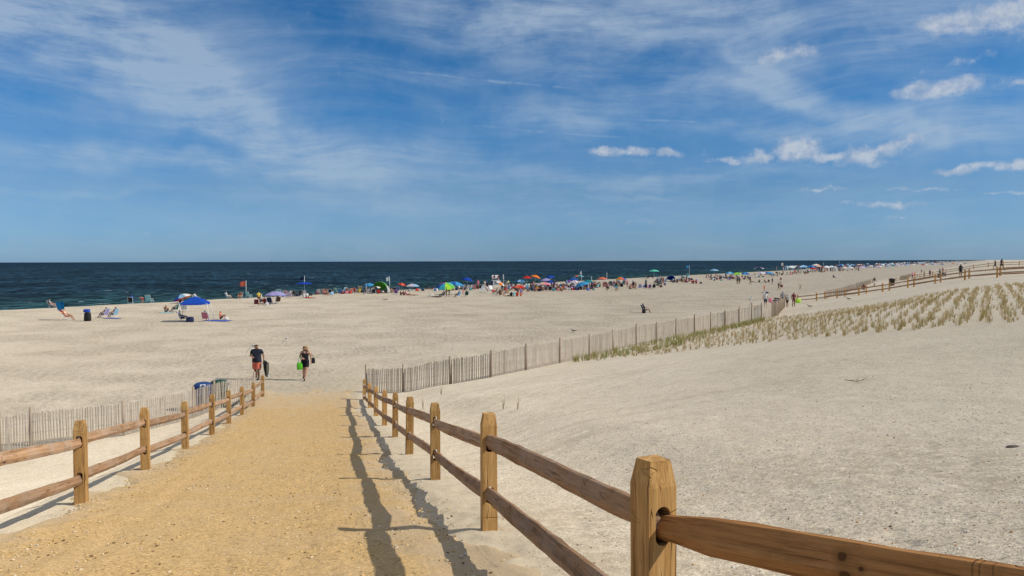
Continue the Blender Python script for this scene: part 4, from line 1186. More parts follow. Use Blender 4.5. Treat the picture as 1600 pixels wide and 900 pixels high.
# the woman's bags
pg_ = carried(wom, (.25, .06, .52))
gbag = bag(pg_, 'lime', 'bright green tote bag hanging from the arm of the blonde woman', .29, .14, .34, 184, handles=False, name='tote_bag')
gbag.children[0].data.materials.clear(); gbag.children[0].data.materials.append(paint((.13, .62, .03), .6))
for s in (-1, 1):
    m_ = MB(); m_.tube([(-.08, s * .03, .35), (-.02, s * .02, .62), (.02, 0, .64), (.08, s * .03, .35)], .011, 6); obj('handle', m_.mesh('handle', [paint((.13, .62, .03), .6)]), gbag)
pk_ = carried(wom, (-.34, -.04, .80))
kb = bag(pk_, 'black', 'black shoulder bag at the hip of the blonde woman', .22, .14, .26, 184, handles=False, name='shoulder_bag')
m_ = MB(); m_.tube([(-.06, 0, .24), (.06, .0, .45), (.16, .02, .62), (.12, .06, .45), (.06, .02, .24)], .012, 6); obj('strap', m_.mesh('strap', [paint(C['black'], .8)]), kb)

# ------------------------------------------------------------------ bins behind the slatted fence
pbin = at(318, 640); bin_drum(pbin, 'bin blue', 'blue domed recycling barrel with a white sticker behind the slatted fence', 20, True)
pbin = at(343, 636); bin_drum(pbin, 'bin green', 'dark green domed rubbish barrel behind the slatted fence')

# ------------------------------------------------------------------ pop-up canopy
pc = at(305.5, 502.5)
can = empty('canopy_tent', pc, R(14)); tag(can, 'royal blue pop-up canopy on splayed white legs, alone near the open sand', 'canopy')
hb, ht = 1.55, 1.24
m_ = MB()
n = 9; vs = []; 
def roof(u, v):
    k = max(abs(u), abs(v)); return (u * ht, v * ht, 1.86 + .68 * (1 - k) ** .85 - .02 * (1 - abs(u * v)))
for i in range(n):
    for j in range(n): vs.append(roof(i / 4 - 1, j / 4 - 1))
fs = [(i * n + j, (i + 1) * n + j, (i + 1) * n + j + 1, i * n + j + 1) for i in range(n - 1) for j in range(n - 1)]
rim = [(i, 0) for i in range(n - 1)] + [(n - 1, j) for j in range(n - 1)] + [(i, n - 1) for i in range(n - 1, 0, -1)] + [(0, j) for j in range(n - 1, 0, -1)]
b0 = len(vs)
for (i, j) in rim:
    x, y, z = vs[i * n + j]; vs.append((x * 1.01, y * 1.01, z - .15))
L_ = len(rim)
for k in range(L_):
    i, j = rim[k]; i2, j2 = rim[(k + 1) % L_]; fs.append((i * n + j, b0 + k, b0 + (k + 1) % L_, i2 * n + j2))
m_.add(vs, fs); obj('canopy', m_.mesh('canopy', [cloth((.020, .085, .46))]), can)
for sx in (-1, 1):
    for sy in (-1, 1):
        m_ = MB(); m_.tube([(sx * hb, sy * hb, -.03), (sx * ht, sy * ht, 1.84)], .028, 6); m_.box((sx * hb, sy * hb, .0), (.1, .1, .02)); obj('leg', m_.mesh('leg', [M_white_metal]), can)
m_ = MB()
for a, b in (((-1, -1), (1, -1)), ((1, -1), (1, 1)), ((1, 1), (-1, 1)), ((-1, 1), (-1, -1))):
    m_.tube([(a[0] * ht, a[1] * ht, 1.80), ((a[0] + b[0]) / 2 * ht, (a[1] + b[1]) / 2 * ht, 1.55), (b[0] * ht, b[1] * ht, 1.80)], .014, 5)
obj('truss', m_.mesh('truss', [M_white_metal]), can)

# ------------------------------------------------------------------ chair with a big sun shade
def shade_chair(p, label):
    r = empty('shade_chair', p, R(-82)); tag(r, label, 'chair')
    m_ = MB()
    for s in (-1, 1):
        x = s * .31
        m_.tube([(x, .55, .32), (x, .1, .30), (x, -.55, 1.05), (x, -.66, 1.62)], .016, 6); m_.tube([(x, .25, .31), (x, .42, 0)], .015, 6); m_.tube([(x, -.15, .58), (x, -.30, .0), (x, .42, .0)], .015, 6)
        m_.tube([(x, .22, .55), (x, -.3, .62)], .022, 6)
    obj('frame', m_.mesh('frame', [M_white_metal]), r)
    for k, (cname, t0, t1) in enumerate((('red', 0, .34), ('orange', .34, .68), ('maroon', .68, 1.0))):
        m_ = MB(); a = Vector((0, .12, .32)).lerp(Vector((0, -.55, 1.05)), t0); b = Vector((0, .12, .32)).lerp(Vector((0, -.55, 1.05)), t1)
        m_.sheet((-.3, a.y, a.z), (-.3, b.y, b.z), (.3, b.y, b.z), (.3, a.y, a.z), .02); obj('backrest_panel', m_.mesh('backrest_panel', [paint(C[cname], .85)]), r)
    m_ = MB(); m_.sheet((-.3, .12, .31), (.3, .12, .31), (.3, .55, .33), (-.3, .55, .33), .02); obj('seat', m_.mesh('seat', [paint(C['orange'], .85)]), r)
    m_ = MB(); m_.sheet((-.33, -.55, 1.0), (-.33, -.80, 1.78), (.33, -.80, 1.78), (.33, -.55, 1.0), .02); m_.sheet((-.33, -.81, 1.78), (-.33, -.30, 1.86), (.33, -.30, 1.86), (.33, -.81, 1.78), .02)
    for sx in (-.33, .33): m_.sheet((sx, -.57, 1.0), (sx, -.81, 1.78), (sx, -.30, 1.86), (sx, -.22, 1.12), .02)
    obj('sun_shade', m_.mesh('sun_shade', [cloth((.02, .20, .42))]), r)
p = at(102.5, 500.5); shade_chair(p, 'reclined orange striped chair with a tall blue sun shade')
person('chair', p + Vector((.25, .0, .0)), 'peach', 'tan', 'person reclining in the chair with the tall blue sun shade', -82, 'fair', 'blond', 1.0)

# ------------------------------------------------------------------ lifeguard stand
def guard_stand(p, label):
    r = empty('lifeguard_stand', p, R(200)); tag(r, label, 'lifeguard stand')
    W_ = paint(C['white'], .6)
    for sx in (-1, 1):
        for sy in (-1, 1):
            m_ = MB(); m_.tube([(sx * .95, sy * .85, -.2), (sx * .7, sy * .5, 1.55)], .055, 4); obj('leg', m_.mesh('leg', [W_]), r)
    m_ = MB(); m_.box((0, 0, 1.58), (1.7, 1.3, .08)); obj('platform', m_.mesh('platform', [W_]), r)
    m_ = MB(); m_.box((0, -.15, 2.0), (1.5, .5, .06)); obj('bench', m_.mesh('bench', [W_]), r)
    m_ = MB(); m_.box((0, -.45, 2.42), (1.6, .05, .62)); 
    for sx in (-.75, .75): m_.box((sx, -.40, 2.1), (.07, .07, 1.1))
    obj('backrest', m_.mesh('backrest', [W_]), r)
    m_ = MB()
    for k in range(5): m_.box((-.55 + k * .28, -.482, 2.44), (.05, .012, .34), 0, Matrix.Rotation(R(22), 3, 'Y'))
    obj('lettering', m_.mesh('lettering', [paint(C['black'], .7)]), r)
    m_ = MB()
    for k in range(4): m_.box((0, .75 - .08 * k, .35 + .33 * k), (1.5, .06, .07))
    obj('ladder', m_.mesh('ladder', [W_]), r)
    return r
p = at(775, 449.5); guard_stand(p, 'white wooden lifeguard stand with dark marks across its back board')
person('chair', p + Vector((-.45, .1, 1.68)), 'black', 'red', 'lifeguard in black top sitting at one end of the white lifeguard stand', 20, 'tanned', 'dark')
person('chair', p + Vector((.5, .1, 1.68)), 'maroon', 'red', 'lifeguard in dark red top sitting at the other end of the lifeguard stand', 20, 'tanned', 'brown')

# ------------------------------------------------------------------ beach tents
def dome_tent(p, c1, c2, label, w=3.2, d=2.2, h=1.85, face=180.0, cat='tent'):
    r = empty('beach_tent', p, R(face)); tag(r, label, cat)
    n, m = 15, 9; vs = []
    for i in range(n):
        a = math.pi * i / (n - 1)
        for j in range(m):
            v = j / (m - 1)                      # front (open) to back
            k = math.cos(v * math.pi / 2 * .92) ** .6
            vs.append((math.cos(a) * w / 2 * (.55 + .45 * k), d * (.5 - v), math.sin(a) * h * k))
    def part(nm, sel, col):
        m_ = MB(); m_.add(vs, [(i * m + j, i * m + j + 1, (i + 1) * m + j + 1, (i + 1) * m + j) for i in range(n - 1) for j in range(m - 1) if sel(i, j)], 0, True)
        me = m_.mesh(nm, [cloth(col)])
        bm = bmesh.new(); bm.from_mesh(me); bmesh.ops.delete(bm, geom=[v for v in bm.verts if not v.link_faces], context='VERTS'); bmesh.ops.solidify(bm, geom=bm.faces[:], thickness=.012); bm.to_mesh(me); bm.free()
        obj(nm, me, r)
    part('roof', lambda i, j: 3 <= i < 11, C[c1]); part('side_panel', lambda i, j: i < 3, C[c2]); part('side_panel', lambda i, j: i >= 11, C[c2])
    m_ = MB(); m_.tube([(math.cos(math.pi * i / 14) * w / 2, d / 2, math.sin(math.pi * i / 14) * h) for i in range(15)], .02, 6); obj('pole', m_.mesh('pole', [M_grey_metal]), r)
    m_ = MB(); m_.sheet((-w * .45, -d * .45, .02), (w * .45, -d * .45, .02), (w * .48, d * .48, .02), (-w * .48, d * .48, .02), .012); obj('floor_sheet', m_.mesh('floor_sheet', [paint(C['dark green'], .9)]), r)
    return r
# ------------------------------------------------------------------ everything on the beach, one by one
def spot(x, y): return at(x, y)
def P_(pz, x, y, top, bot, label, face=0, **k): return person(pz, spot(x, y), top, bot, label, face, **k)
def CH(x, y, col, label, face=0, **k): return chair(spot(x, y), col, label, face, **k)
def SEATED(x, y, ccol, clabel, top, bot, plabel, face=0, ck=None, **k):
    p = spot(x, y); chair(p, ccol, clabel, face, **(ck or {})); person('chair', p, top, bot, plabel, face, **k)
U_LAND = []
def U(x, y, cols, label, land=None, **k):
    p = spot(x, y); umbrella(p, cols if isinstance(cols, (list, tuple)) else [cols], label, **k)
    U_LAND.append((x, land or label.split(',')[0]))

# --- left end
SEATED(82, 481.5, 'black', 'black low chair at the water edge, left of the tall blue sun shade', 'grey', 'tan', 'person reclining in the black low chair by the water edge', -80, skin='fair')
bag(spot(137, 501.8), 'black', 'black upright beach cart bag piled with blue things, standing alone', .62, .5, .85, 0, name='cart_bag')
bag(spot(136, 502) , 'royal blue', 'blue bundle with a pale patch lying on top of the black cart bag', .62, .42, .28, 0, handles=False, dz=.9, name='towel_bundle', cat='bundle')
SEATED(162, 496.5, 'lavender', 'lavender backed low chair under the person in the dark hat', 'brown', 'tan', 'person in dark hat stretched out in the lavender chair', 78, ck=dict(s=1.05), hair='dark', skin='tanned')
SEATED(177, 496, 'light blue', 'light blue chair beside the lavender chair, blue towel beneath', 'navy', 'tan', 'person in navy lying back in the light blue chair', 78, skin='fair')
towel(spot(175, 498), 'royal blue', 'royal blue towel on the sand under the light blue chair', 80)
CH(204, 474, 'black', 'black folded chair with a blue bundle at the berm crest', 20)
bag(spot(206, 473.5), 'blue', 'blue bundle with loose straps on the black folded chair by the berm', .35, .3, .5, 0, dz=.5, name='towel_bundle', cat='bundle')
P_('bend', 222.5, 473, 'skin', 'red', 'dark haired person bending over a red towel at the berm crest', 150, skin='fair', hair='dark', h=.8)
towel(spot(223, 473.5), 'red', 'small red towel at the berm under the bending person', 80, L=1.4)
CH(234, 473.5, 'aqua', 'high backed aqua and white striped chair alone at the berm crest', 0, s=1.25)
U(286, 474, ['orange', 'coral', 'magenta', 'purple', 'blue', 'light blue', 'white', 'yellow'], 'rainbow umbrella tilted low behind the blue pop-up canopy', 'the low rainbow umbrella', r=1.25, h=1.35, tilt=-22, tdir=0)
P_('sit', 281, 473, 'black', 'black', 'person in black crouching under the tilted rainbow umbrella', 0)
SEATED(308, 472.5, 'white', 'white chair whose top shows over the blue pop-up canopy', 'white', 'grey', 'person in white shirt showing above the peak of the blue canopy', -30, skin='fair', ck=dict(s=1.2), h=1.2)
P_('sit', 259, 488, 'skin', 'navy', 'bare backed person sitting on an aqua towel facing the sea', 0, skin='tanned')
towel(spot(260, 488.6), 'aqua', 'aqua towel under the bare backed sitting person', 85, L=1.6)
SEATED(274, 487.3, 'dark green', 'dark green chair beside the aqua towel', 'grey', 'black', 'person in dark hat seated in the dark green chair', 75, hair='dark')
CH(289, 487.5, 'white', 'empty white framed chair behind the blue canopy legs', 10, s=1.1)
SEATED(286, 503, 'grey', 'grey chair in the shade of the blue pop-up canopy', 'pale grey', 'navy', 'person in pale top under the blue canopy with legs wrapped in blue', -68, hair='brown', ck=dict(s=1.1), h=1.05)
bag(spot(297, 503.5), 'navy', 'navy and white towel heap beside the grey chair under the blue canopy', .7, .5, .5, 0, handles=False, name='towel_bundle', cat='bundle')
SEATED(322, 502, 'pink', 'pink framed chair under the right half of the blue canopy', 'teal', 'brown', 'person in teal top seen from behind in the pink chair', 5, hair='dark')
P_('sit', 344.5, 499.5, 'coral', 'navy', 'person in coral top and black cap sitting beside the blue canopy', -75, skin='tanned', hair='black')
towel(spot(339, 501.5), 'royal blue', 'royal blue blanket in front of the person in coral top', 82, L=2.6, W=1.5)
bag(spot(353.5, 499.5), 'white', 'small white bag on the sand beside the coral topped person', .4, .3, .25, 0)
SEATED(357, 466.5, 'light blue', 'light blue chair at the berm, left of the orange flag', 'white', 'tan', 'person in white seated in the light blue chair left of the orange flag', -60, skin='fair')
SEATED(375, 466.8, 'brown', 'brown chair at the foot of the orange flag', 'brown', 'orange', 'person in brown leaning over in the chair beside the orange flag', 180)
flagpole(spot(384.7, 466), 'coral', 'orange flag flying from a white pole at the berm', h=2.75, fw=.95, fh=.78)
CH(389.5, 466, 'aqua', 'aqua chair standing just right of the orange flag pole', -20, s=1.1)
# --- group in front of the berm
P_('walk', 408, 479.5, 'white', 'black', 'person in white tank top and black shorts walking past the low blue umbrella', -75, skin='fair', hair='blond', sleeve='skin')
P_('stand', 404.5, 474.5, 'yellow', 'maroon', 'person in yellow shirt standing behind the white tank top walker', 20)
CH(400.5, 478.5, 'maroon', 'dark maroon chair behind the person in yellow shirt', 20)
SEATED(414.5, 476.5, 'maroon', 'maroon chair left of the navy high backed chair', 'coral', 'navy', 'person in coral top sitting between the white tank top and navy chair', 0)
SEATED(422.5, 476.5, 'navy', 'navy high backed chair with a pale square on its back', 'navy', 'navy', 'dark haired person in the navy high backed chair', 0, ck=dict(s=1.15), h=1.1)
U(431, 474.5, ['lavender'], 'faded blue low umbrella over the group with the navy chair', 'the faded blue low umbrella', r=1.5, h=1.75, flat=.75)
SEATED(434, 474, 'brown', 'brown chair under the faded blue low umbrella', 'brown', 'white', 'person in brown sitting under the faded blue low umbrella', 30)
bag(spot(417, 477), 'white', 'small white cooler bag beside the navy high backed chair', .4, .3, .35, 0)
# --- row along the berm
for i, (x, y, cc, tp, bt, fc) in enumerate(((427, 464.5, 'white', 'black', 'black', 20), (432, 464, 'black', 'black', 'navy', 10), (442.5, 463.8, 'light blue', 'navy', 'tan', 0), (448.5, 463.5, 'peach', 'pink', 'white', -30),
                                          (453, 465.3, 'lilac', 'grey', 'maroon', 0), (459.5, 463, 'brown', 'peach', 'brown', 0), (466, 463.2, 'black', 'maroon', 'black', 60), (471, 463, 'navy', 'black', 'grey', 60), (476, 463, 'white', 'grey', 'navy', 0))):
    CHN = ['white chair behind the low blue umbrella', 'black chair behind the low blue umbrella', 'light blue chair in the berm row', 'peach chair in the berm row', 'lilac striped chair set in front of the berm row', 'brown chair in the berm row', 'black lounge chair left of the blue flat umbrella', 'navy lounge chair left of the blue flat umbrella', 'white chair at the pole of the blue flat umbrella'][i]
    SEATED(x, y, cc, CHN, tp, bt, 'person in %s on the %s' % (tp, CHN), fc, ck=dict(parts=False))
CH(436.3, 461.5, 'aqua', 'aqua round backed chair rising behind the faded blue umbrella', 10, parts=False, s=1.3)
P_('sit', 475, 466, 'white', 'white', 'person wrapped in white sitting below the blue flat umbrella', 0)
P_('sit', 480, 465.5, 'white', 'navy', 'person in white with navy shorts right of the blue umbrella pole', 10)
P_('lie', 484, 466.3, 'red', 'orange', 'person lying on red cloth right of the blue flat umbrella', -85)
U(475.5, 463, ['royal blue'], 'royal blue flat umbrella on a tall white pole with a navy pennant', 'the flat blue umbrella', h=2.35, r=1.35, flat=.45)
flagpole(spot(475.9, 462.5), 'navy', 'navy pennant on the tall white pole above the flat blue umbrella', h=3.3, fw=.65, fh=.6)
for i, (x, y, cc, tp, bt, fc, lab) in enumerate(((498, 459.5, 'white', 'grey', 'maroon', 10, 'white chair right of the flat blue umbrella'), (506, 459.8, 'peach', 'brown', 'coral', 0, 'peach chair in the middle berm row'), (510.5, 459.5, 'orange', 'brown', 'maroon', 0, 'orange chair in the middle berm row'),
                                           (520, 459, 'black', 'dark green', 'black', 70, 'black reclined chair in the middle berm row'), (524.5, 459, 'mint', 'pale grey', 'grey', 0, 'pale mint chair in the middle berm row'), (543, 458.5, 'tan', 'coral', 'brown', 0, 'tan chair under the person in straw hat'),
                                           (549.5, 458.5, 'peach', 'coral', 'maroon', 10, 'peach chair right of the straw hat'), (556, 457.5, 'red', 'brown', 'black', -30, 'red chair left of the yellow chair'), (572.5, 459.6, 'grey', 'grey', 'navy', 60, 'grey lounger below the bright blue umbrella'), (579, 459, 'pale grey', 'white', 'grey', 60, 'pale grey lounger below the bright blue umbrella'))):
    SEATED(x, y, cc, lab, tp, bt, 'person in %s on the %s' % (tp, lab), fc, ck=dict(parts=False), hair='straw' if i == 5 else ('dark', 'brown')[i % 2])
CH(535, 458.6, 'light blue', 'pale blue reclined chair in the middle berm row', 70, parts=False, s=1.25); CH(531, 458.7, 'sky blue', 'sky blue chair beside the pale blue reclined chair', 10, parts=False)
P_('lean', 514.5, 459.5, 'white', 'white', 'person in white leaning back on the sand of the berm row', -70)
CH(564, 457, 'pale yellow', 'pale yellow chair with a tall back, alone at the berm', 0, parts=False, s=1.3)
P_('sit', 562, 457.5, 'yellow', 'yellow', 'person in yellow beside the pale yellow chair', 0)
towel(spot(513, 461.5), 'peach', 'peach towel in front of the middle berm row', 80); towel(spot(560, 459.2), 'beige', 'beige towel in front of the pale yellow chair', 80, L=2.2)
# --- green tent cluster
P_('stand', 572.3, 456.3, 'lilac', 'grey', 'grey haired person standing left of the bright blue umbrella', 90, hair='grey', skin='fair'); P_('stand', 571, 457, 'lilac', 'white', 'small child standing in front of the grey haired person', 90, h=.62)
U(577.5, 457, ['sky blue'], 'bright blue round umbrella left of the green dome tent', 'the bright blue umbrella', r=1.0, h=1.75)
dome_tent(spot(597.5, 457.8), 'green', 'pale grey', 'green dome beach tent with dark open front and grey side', w=3.3, d=2.4, h=2.15, face=165)
U(588.5, 459, ['yellow', 'yellow', 'navy', 'white'], 'yellow white and navy umbrella leaning in front of the green tent', 'the yellow and navy umbrella', r=.85, h=1.35, tilt=-15)
P_('sit', 590.5, 459, 'red', 'maroon', 'person in red sitting under the yellow and navy umbrella', 0); P_('sit', 593.5, 458.8, 'maroon', 'red', 'person in maroon at the mouth of the green tent', 20)
CH(584.5, 459.5, 'navy', 'navy chair in front of the yellow and navy umbrella', 0, parts=False)
flagpole(spot(608.8, 457), 'white', 'square white flag on a thin pole behind the green tent', h=2.95, fw=.62, fh=.75)
P_('sit', 611.5, 457, 'skin', 'tan', 'bare shouldered person right of the green tent', 0, skin='fair', h=1.05)
for x, y, cc, tp, bt, lab in ((617, 456.5, 'navy', 'navy', 'black', 'navy chair left of the red spiked umbrella'), (621.5, 456, 'blue', 'blue', 'white', 'blue chair left of the red spiked umbrella'), (619, 460.2, 'purple', 'purple', 'grey', 'purple chair in front of the two blue chairs')):
    SEATED(x, y, cc, lab, tp, bt, 'person in %s on the %s' % (tp, lab), 10, ck=dict(parts=False))
U(628, 457.5, ['red', 'coral'], 'red umbrella with a tall spike behind the sunbathers', 'the red spiked umbrella', r=.78, h=1.8, tilt=12)
P_('sit', 626, 461.8, 'brown', 'maroon', 'first of three tanned sunbathers sitting below the red umbrella, in brown', -60, skin='brown'); P_('sit', 630.5, 461.5, 'skin', 'black', 'dark haired bare backed sunbather in the middle of the three below the red umbrella', -40); P_('lean', 636.5, 461.5, 'magenta', 'maroon', 'sunbather in magenta with legs stretched out, end of the three below the red umbrella', -75, skin='tanned')
P_('lie', 646, 462, 'tan', 'brown', 'sunbather lying flat beyond the three sitting sunbathers', -85, skin='tanned')
U(645, 454, ['light blue', 'light blue', 'white', 'lilac'], 'pale blue and white low shade alone right of the red umbrella', 'the pale blue low shade', r=1.3, h=1.35, flat=.8)
gull(spot(623.6, 471), 'white gull standing below the sunbathers near the red umbrella', 180); gull(spot(600, 470), 'dark gull pecking on open sand below the green tent', 90, dark=True); gull(spot(604, 469.5), 'brown gull beside another gull on open sand below the green tent', 70, dark=True)
# --- rainbow umbrella group
for x, tp, lab in ((666, 'black', 'person in black sitting at the berm left of the big rainbow umbrella'), (675, 'navy', 'person in navy lying back at the berm left of the big rainbow umbrella')): P_('lean', x, 452.5, tp, 'grey', lab, 70)
CH(675, 464.3, 'white', 'white empty folding chair left of the big rainbow umbrella', -75, s=1.15)
U(696.5, 463, ['lime', 'green', 'mint', 'yellow', 'orange', 'magenta', 'blue', 'turquoise'], 'big rainbow umbrella with bright wedges facing the dunes', 'the big rainbow umbrella', r=1.55, h=2.35, tilt=17, tdir=-90, spin=0)
SEATED(690.5, 464.5, 'black', 'black square backed chair under the big rainbow umbrella', 'brown', 'brown', 'person with outstretched legs in the black chair under the big rainbow umbrella', 70, skin='brown')
P_('lie', 683, 464.8, 'brown', 'black', 'tanned person lying out left of the black chair under the rainbow umbrella', 80, skin='brown')
P_('stand', 697.5, 464.6, 'navy', 'black', 'person in navy standing under the big rainbow umbrella', 100); P_('bend', 701.5, 464.5, 'black', 'black', 'person in black bending at the edge of the big rainbow umbrella', 90)
U(711, 460.5, ['sky blue', 'sky blue', 'sky blue', 'blue'], 'broad sky blue umbrella overlapping the rainbow umbrella', 'the broad sky blue umbrella', r=1.5, h=2.35, flat=.8, tilt=8)
SEATED(715, 464.3, 'sky blue', 'sky blue chair below the broad sky blue umbrella', 'navy', 'brown', 'person in navy in the sky blue chair', 65)
P_('stand', 723.5, 461.5, 'pink', 'tan', 'small child in pink by the dark green chair', 20, h=.62, skin='fair'); SEATED(729, 463.5, 'dark green', 'dark green wide chair at the end of the rainbow umbrella group', 'black', 'dark green', 'person in black in the dark green wide chair', 10)
U(730, 452.5, ['royal blue'], 'royal blue umbrella high against the sea left of the lifeguard stand', 'the high royal blue umbrella', r=1.15, h=2.5, tilt=10)
# --- row up to the lifeguard stand
row = [(724.5, 'white', 'white', 'grey'), (731, 'white', 'blue', 'white'), (737, 'lilac', 'white', 'tan'), (742, 'pink', 'pink', 'brown'), (745, 'brown', 'brown', 'black'), (750, 'black', 'tan', 'brown')]
for x, cc, tp, bt in row:
    lab = '%s chair holding a sunbather in %s below the high royal blue umbrella' % (cc, tp)
    SEATED(x, 452.2, cc, lab, tp, bt, 'sunbather in %s top and %s shorts below the high royal blue umbrella' % (tp, bt), 20, ck=dict(parts=False))
P_('stand', 747, 450.5, 'pink', 'pink', 'person in pink swimwear standing tall left of the white chairs', 180, skin='fair', hair='brown', h=1.08)
for k, (x, y) in enumerate(((752, 456.5), (757.5, 457), (768, 455), (755, 452.5))): CH(x, y, 'white', 'white plastic chair of the loose cluster below the lifeguard stand', [150, 60, 200, 20][k], parts=False, s=1.15, group='white plastic chairs below the lifeguard stand')
CH(764, 457.8, 'beige', 'beige chair among the white plastic chairs', -60, s=1.1, parts=False)
P_('stand', 761.5, 450, 'blue', 'black', 'person in blue shirt standing just left of the lifeguard stand', 90); P_('stand', 768.5, 451, 'navy', 'navy', 'person in navy standing at the leg of the lifeguard stand', 0); P_('stand', 757.5, 450.5, 'beige', 'black', 'person in beige standing left of the person in blue shirt', 30)
U(781, 451.5, ['orange', 'white', 'coral', 'white'], 'orange and white striped umbrella tipped over by the lifeguard stand', 'the striped orange umbrella', r=1.25, h=1.55, tilt=38, tdir=0)
flagpole(spot(787, 450), 'white', 'furled white flag on a tall pole beside the lifeguard stand', h=2.95, furled=True)
P_('stand', 794, 449.5, 'pale yellow', 'navy', 'person in pale yellow shirt standing right of the tall furled white flag', 180, sleeve='white'); P_('stand', 791, 451.5, 'grey', 'grey', 'person in grey standing right of the striped orange umbrella', 180); P_('stand', 785, 451.5, 'black', 'brown', 'person in black leaning by the striped orange umbrella', 60); P_('sit', 788.5, 452, 'brown', 'black', 'person in brown crouched below the tall furled white flag', 0)
U(812.5, 450.5, ['blue', 'light blue'], 'medium blue umbrella right of the tall furled white flag', 'the medium blue umbrella', r=1.05, h=1.9)
U(823.5, 449, ['red'], 'round red umbrella next to the orange one, high against the sea', 'the round red umbrella', r=1.0, h=2.55); U(836.5, 448.5, ['orange'], 'round orange umbrella high against the sea', 'the round orange umbrella', r=1.12, h=2.75, tilt=14)
U(810, 458, ['red', 'red', 'coral'], 'low red umbrella set on the sand in front of the crowd', 'the low red umbrella', r=1.15, h=1.55, flat=.95)
for x, y, cc, tp, bt, fc, lab in ((775, 459, 'beige', 'brown', 'tan', 60, 'striped beige lounge chair in the front group'), (779, 461, 'brown', 'grey', 'brown', 40, 'brown lounge chair in the front group'), (791, 460.5, 'tan', 'tan', 'maroon', 40, 'tan lounge chair in the front group')):
    SEATED(x, y, cc, lab, tp, bt, 'person in %s on the %s' % (tp, lab), fc, ck=dict(parts=False))
P_('stand', 785, 459.5, 'black', 'tan', 'person in black standing between two lounge chairs of the front group', 0); P_('sit', 781, 461.5, 'brown', 'brown', 'person in brown on the sand before the brown lounge chair', -30)
P_('lie', 793, 463, 'peach', 'black', 'person lying flat in front of the tan lounge chair', -85); P_('sit', 799, 463.2, 'black', 'black', 'person in black sitting at the right of the front group', 10); P_('sit', 803.3, 463.7, 'aqua', 'white', 'person in aqua sitting with back to the dunes in the front group', 0, hair='dark'); P_('sit', 808, 463.3, 'red', 'red', 'person in red sitting beside the person in aqua', 0, hair='grey'); P_('sit', 814, 463, 'coral', 'orange', 'child in coral at the right tip of the front group', 0, h=.8)
P_('sit', 814.5, 457.7, 'lavender', 'purple', 'person in lavender sitting under the low red umbrella', 0); P_('sit', 809, 457.5, 'brown', 'brown', 'person in brown sitting under the low red umbrella', 0); P_('stand', 824.5, 457, 'turquoise', 'sky blue', 'person in turquoise standing right of the low red umbrella', 20); P_('stand', 819, 453.5, 'navy', 'white', 'person in navy with white shorts left of the person in turquoise', 40)
P_('stand', 837, 457.3, 'brown', 'coral', 'person in brown top and coral bottoms walking in front of the crowd', 180, skin='fair')
# --- the dense middle
U(860, 449, ['royal blue'], 'high royal blue umbrella above the lavender umbrella', 'the upper royal blue umbrella', r=1.0, h=2.7); U(853, 452, ['lavender'], 'lavender umbrella in the thick of the crowd', 'the lavender umbrella', r=1.15, h=2.3); U(860.5, 453, ['royal blue', 'navy'], 'royal and navy umbrella below the lavender umbrella', 'the royal and navy umbrella', r=1.2, h=2.0, flat=.8); U(850, 455, ['pink', 'lilac', 'peach'], 'pink and lilac umbrella at the front of the crowd', 'the pink and lilac umbrella', r=1.35, h=1.8, flat=.75)
U(890, 449.5, ['purple'], 'purple umbrella with dark edge in mid crowd', 'the purple umbrella', r=1.0, h=1.7); U(896, 450, ['blue'], 'blue umbrella peeking above the lilac and white umbrella', 'the peeking blue umbrella', r=1.05, h=2.3); U(898, 452, ['lilac', 'white'], 'lilac and white umbrella in the crowd', 'the lilac and white umbrella', r=1.15, h=1.9)
U(904, 449, ['teal', 'coral', 'teal', 'light blue'], 'teal and coral umbrella standing highest in the crowd', 'the teal and coral umbrella', r=1.15, h=2.75, flat=.6); flagpole(spot(908.5, 448.5), 'white', 'small white flag above the teal and coral umbrella', h=3.6, fw=.3, fh=.62)
U(910, 453.5, ['sky blue', 'sky blue', 'light blue'], 'sky blue umbrella laid low at the right of the crowd', 'the low sky blue umbrella', r=1.5, h=1.75, tilt=-18); U(918.5, 452, ['teal'], 'plain teal umbrella right of the low sky blue one', 'the plain teal umbrella', r=1.15, h=2.0)
CH(859.5, 455.7, 'black', 'black chair standing in front of the crowd below the royal umbrellas', 0, s=1.1, parts=False); P_('sit', 877.5, 455, 'skin', 'black', 'dark haired sunbather with bare back in front of the crowd', 0, h=1.2, skin='fair'); towel(spot(878, 455.3), 'peach', 'peach towel under the bare backed sunbather in front of the crowd', 80)
P_('stand', 925.5, 451.5, 'red', 'red', 'small child in red right of the plain teal umbrella', 0, h=.75); flagpole(spot(924.5, 448), 'light blue', 'pale blue pennant drooping right of the plain teal umbrella', h=2.4, furled=True)
U(941, 448.5, ['coral'], 'coral red umbrella right of the pale blue pennant', 'the coral red umbrella', r=1.15, h=2.25, flat=.8); flagpole(spot(948.3, 447), 'white', 'thin bare white pole with a tiny white flag tip', h=3.1, fw=.15, fh=.2)
P_('stand', 948.7, 455, 'skin', 'black', 'bare chested man in black shorts standing on open sand', 160, skin='tanned'); P_('stand', 962.7, 455.3, 'black', 'turquoise', 'person in black shirt and turquoise shorts standing on open sand', 180, h=1.1); P_('stand', 965, 453.5, 'tan', 'turquoise', 'person standing close behind the black shirt and turquoise shorts', 160)
U(970.5, 449.5, ['blue', 'mint', 'yellow', 'orange', 'coral', 'blue', 'mint', 'yellow'], 'small rainbow umbrella behind the person in turquoise shorts', 'the small rainbow umbrella', r=1.15, h=2.35)
CH(972, 450.3, 'black', 'black chair under the small rainbow umbrella', -20, parts=False, s=1.15); CH(954, 446.5, 'teal', 'teal chair left of the black shirt person', 0, parts=False, s=1.2); CH(929, 447, 'white', 'white chair right of the child in red', -40, parts=False, s=1.2)
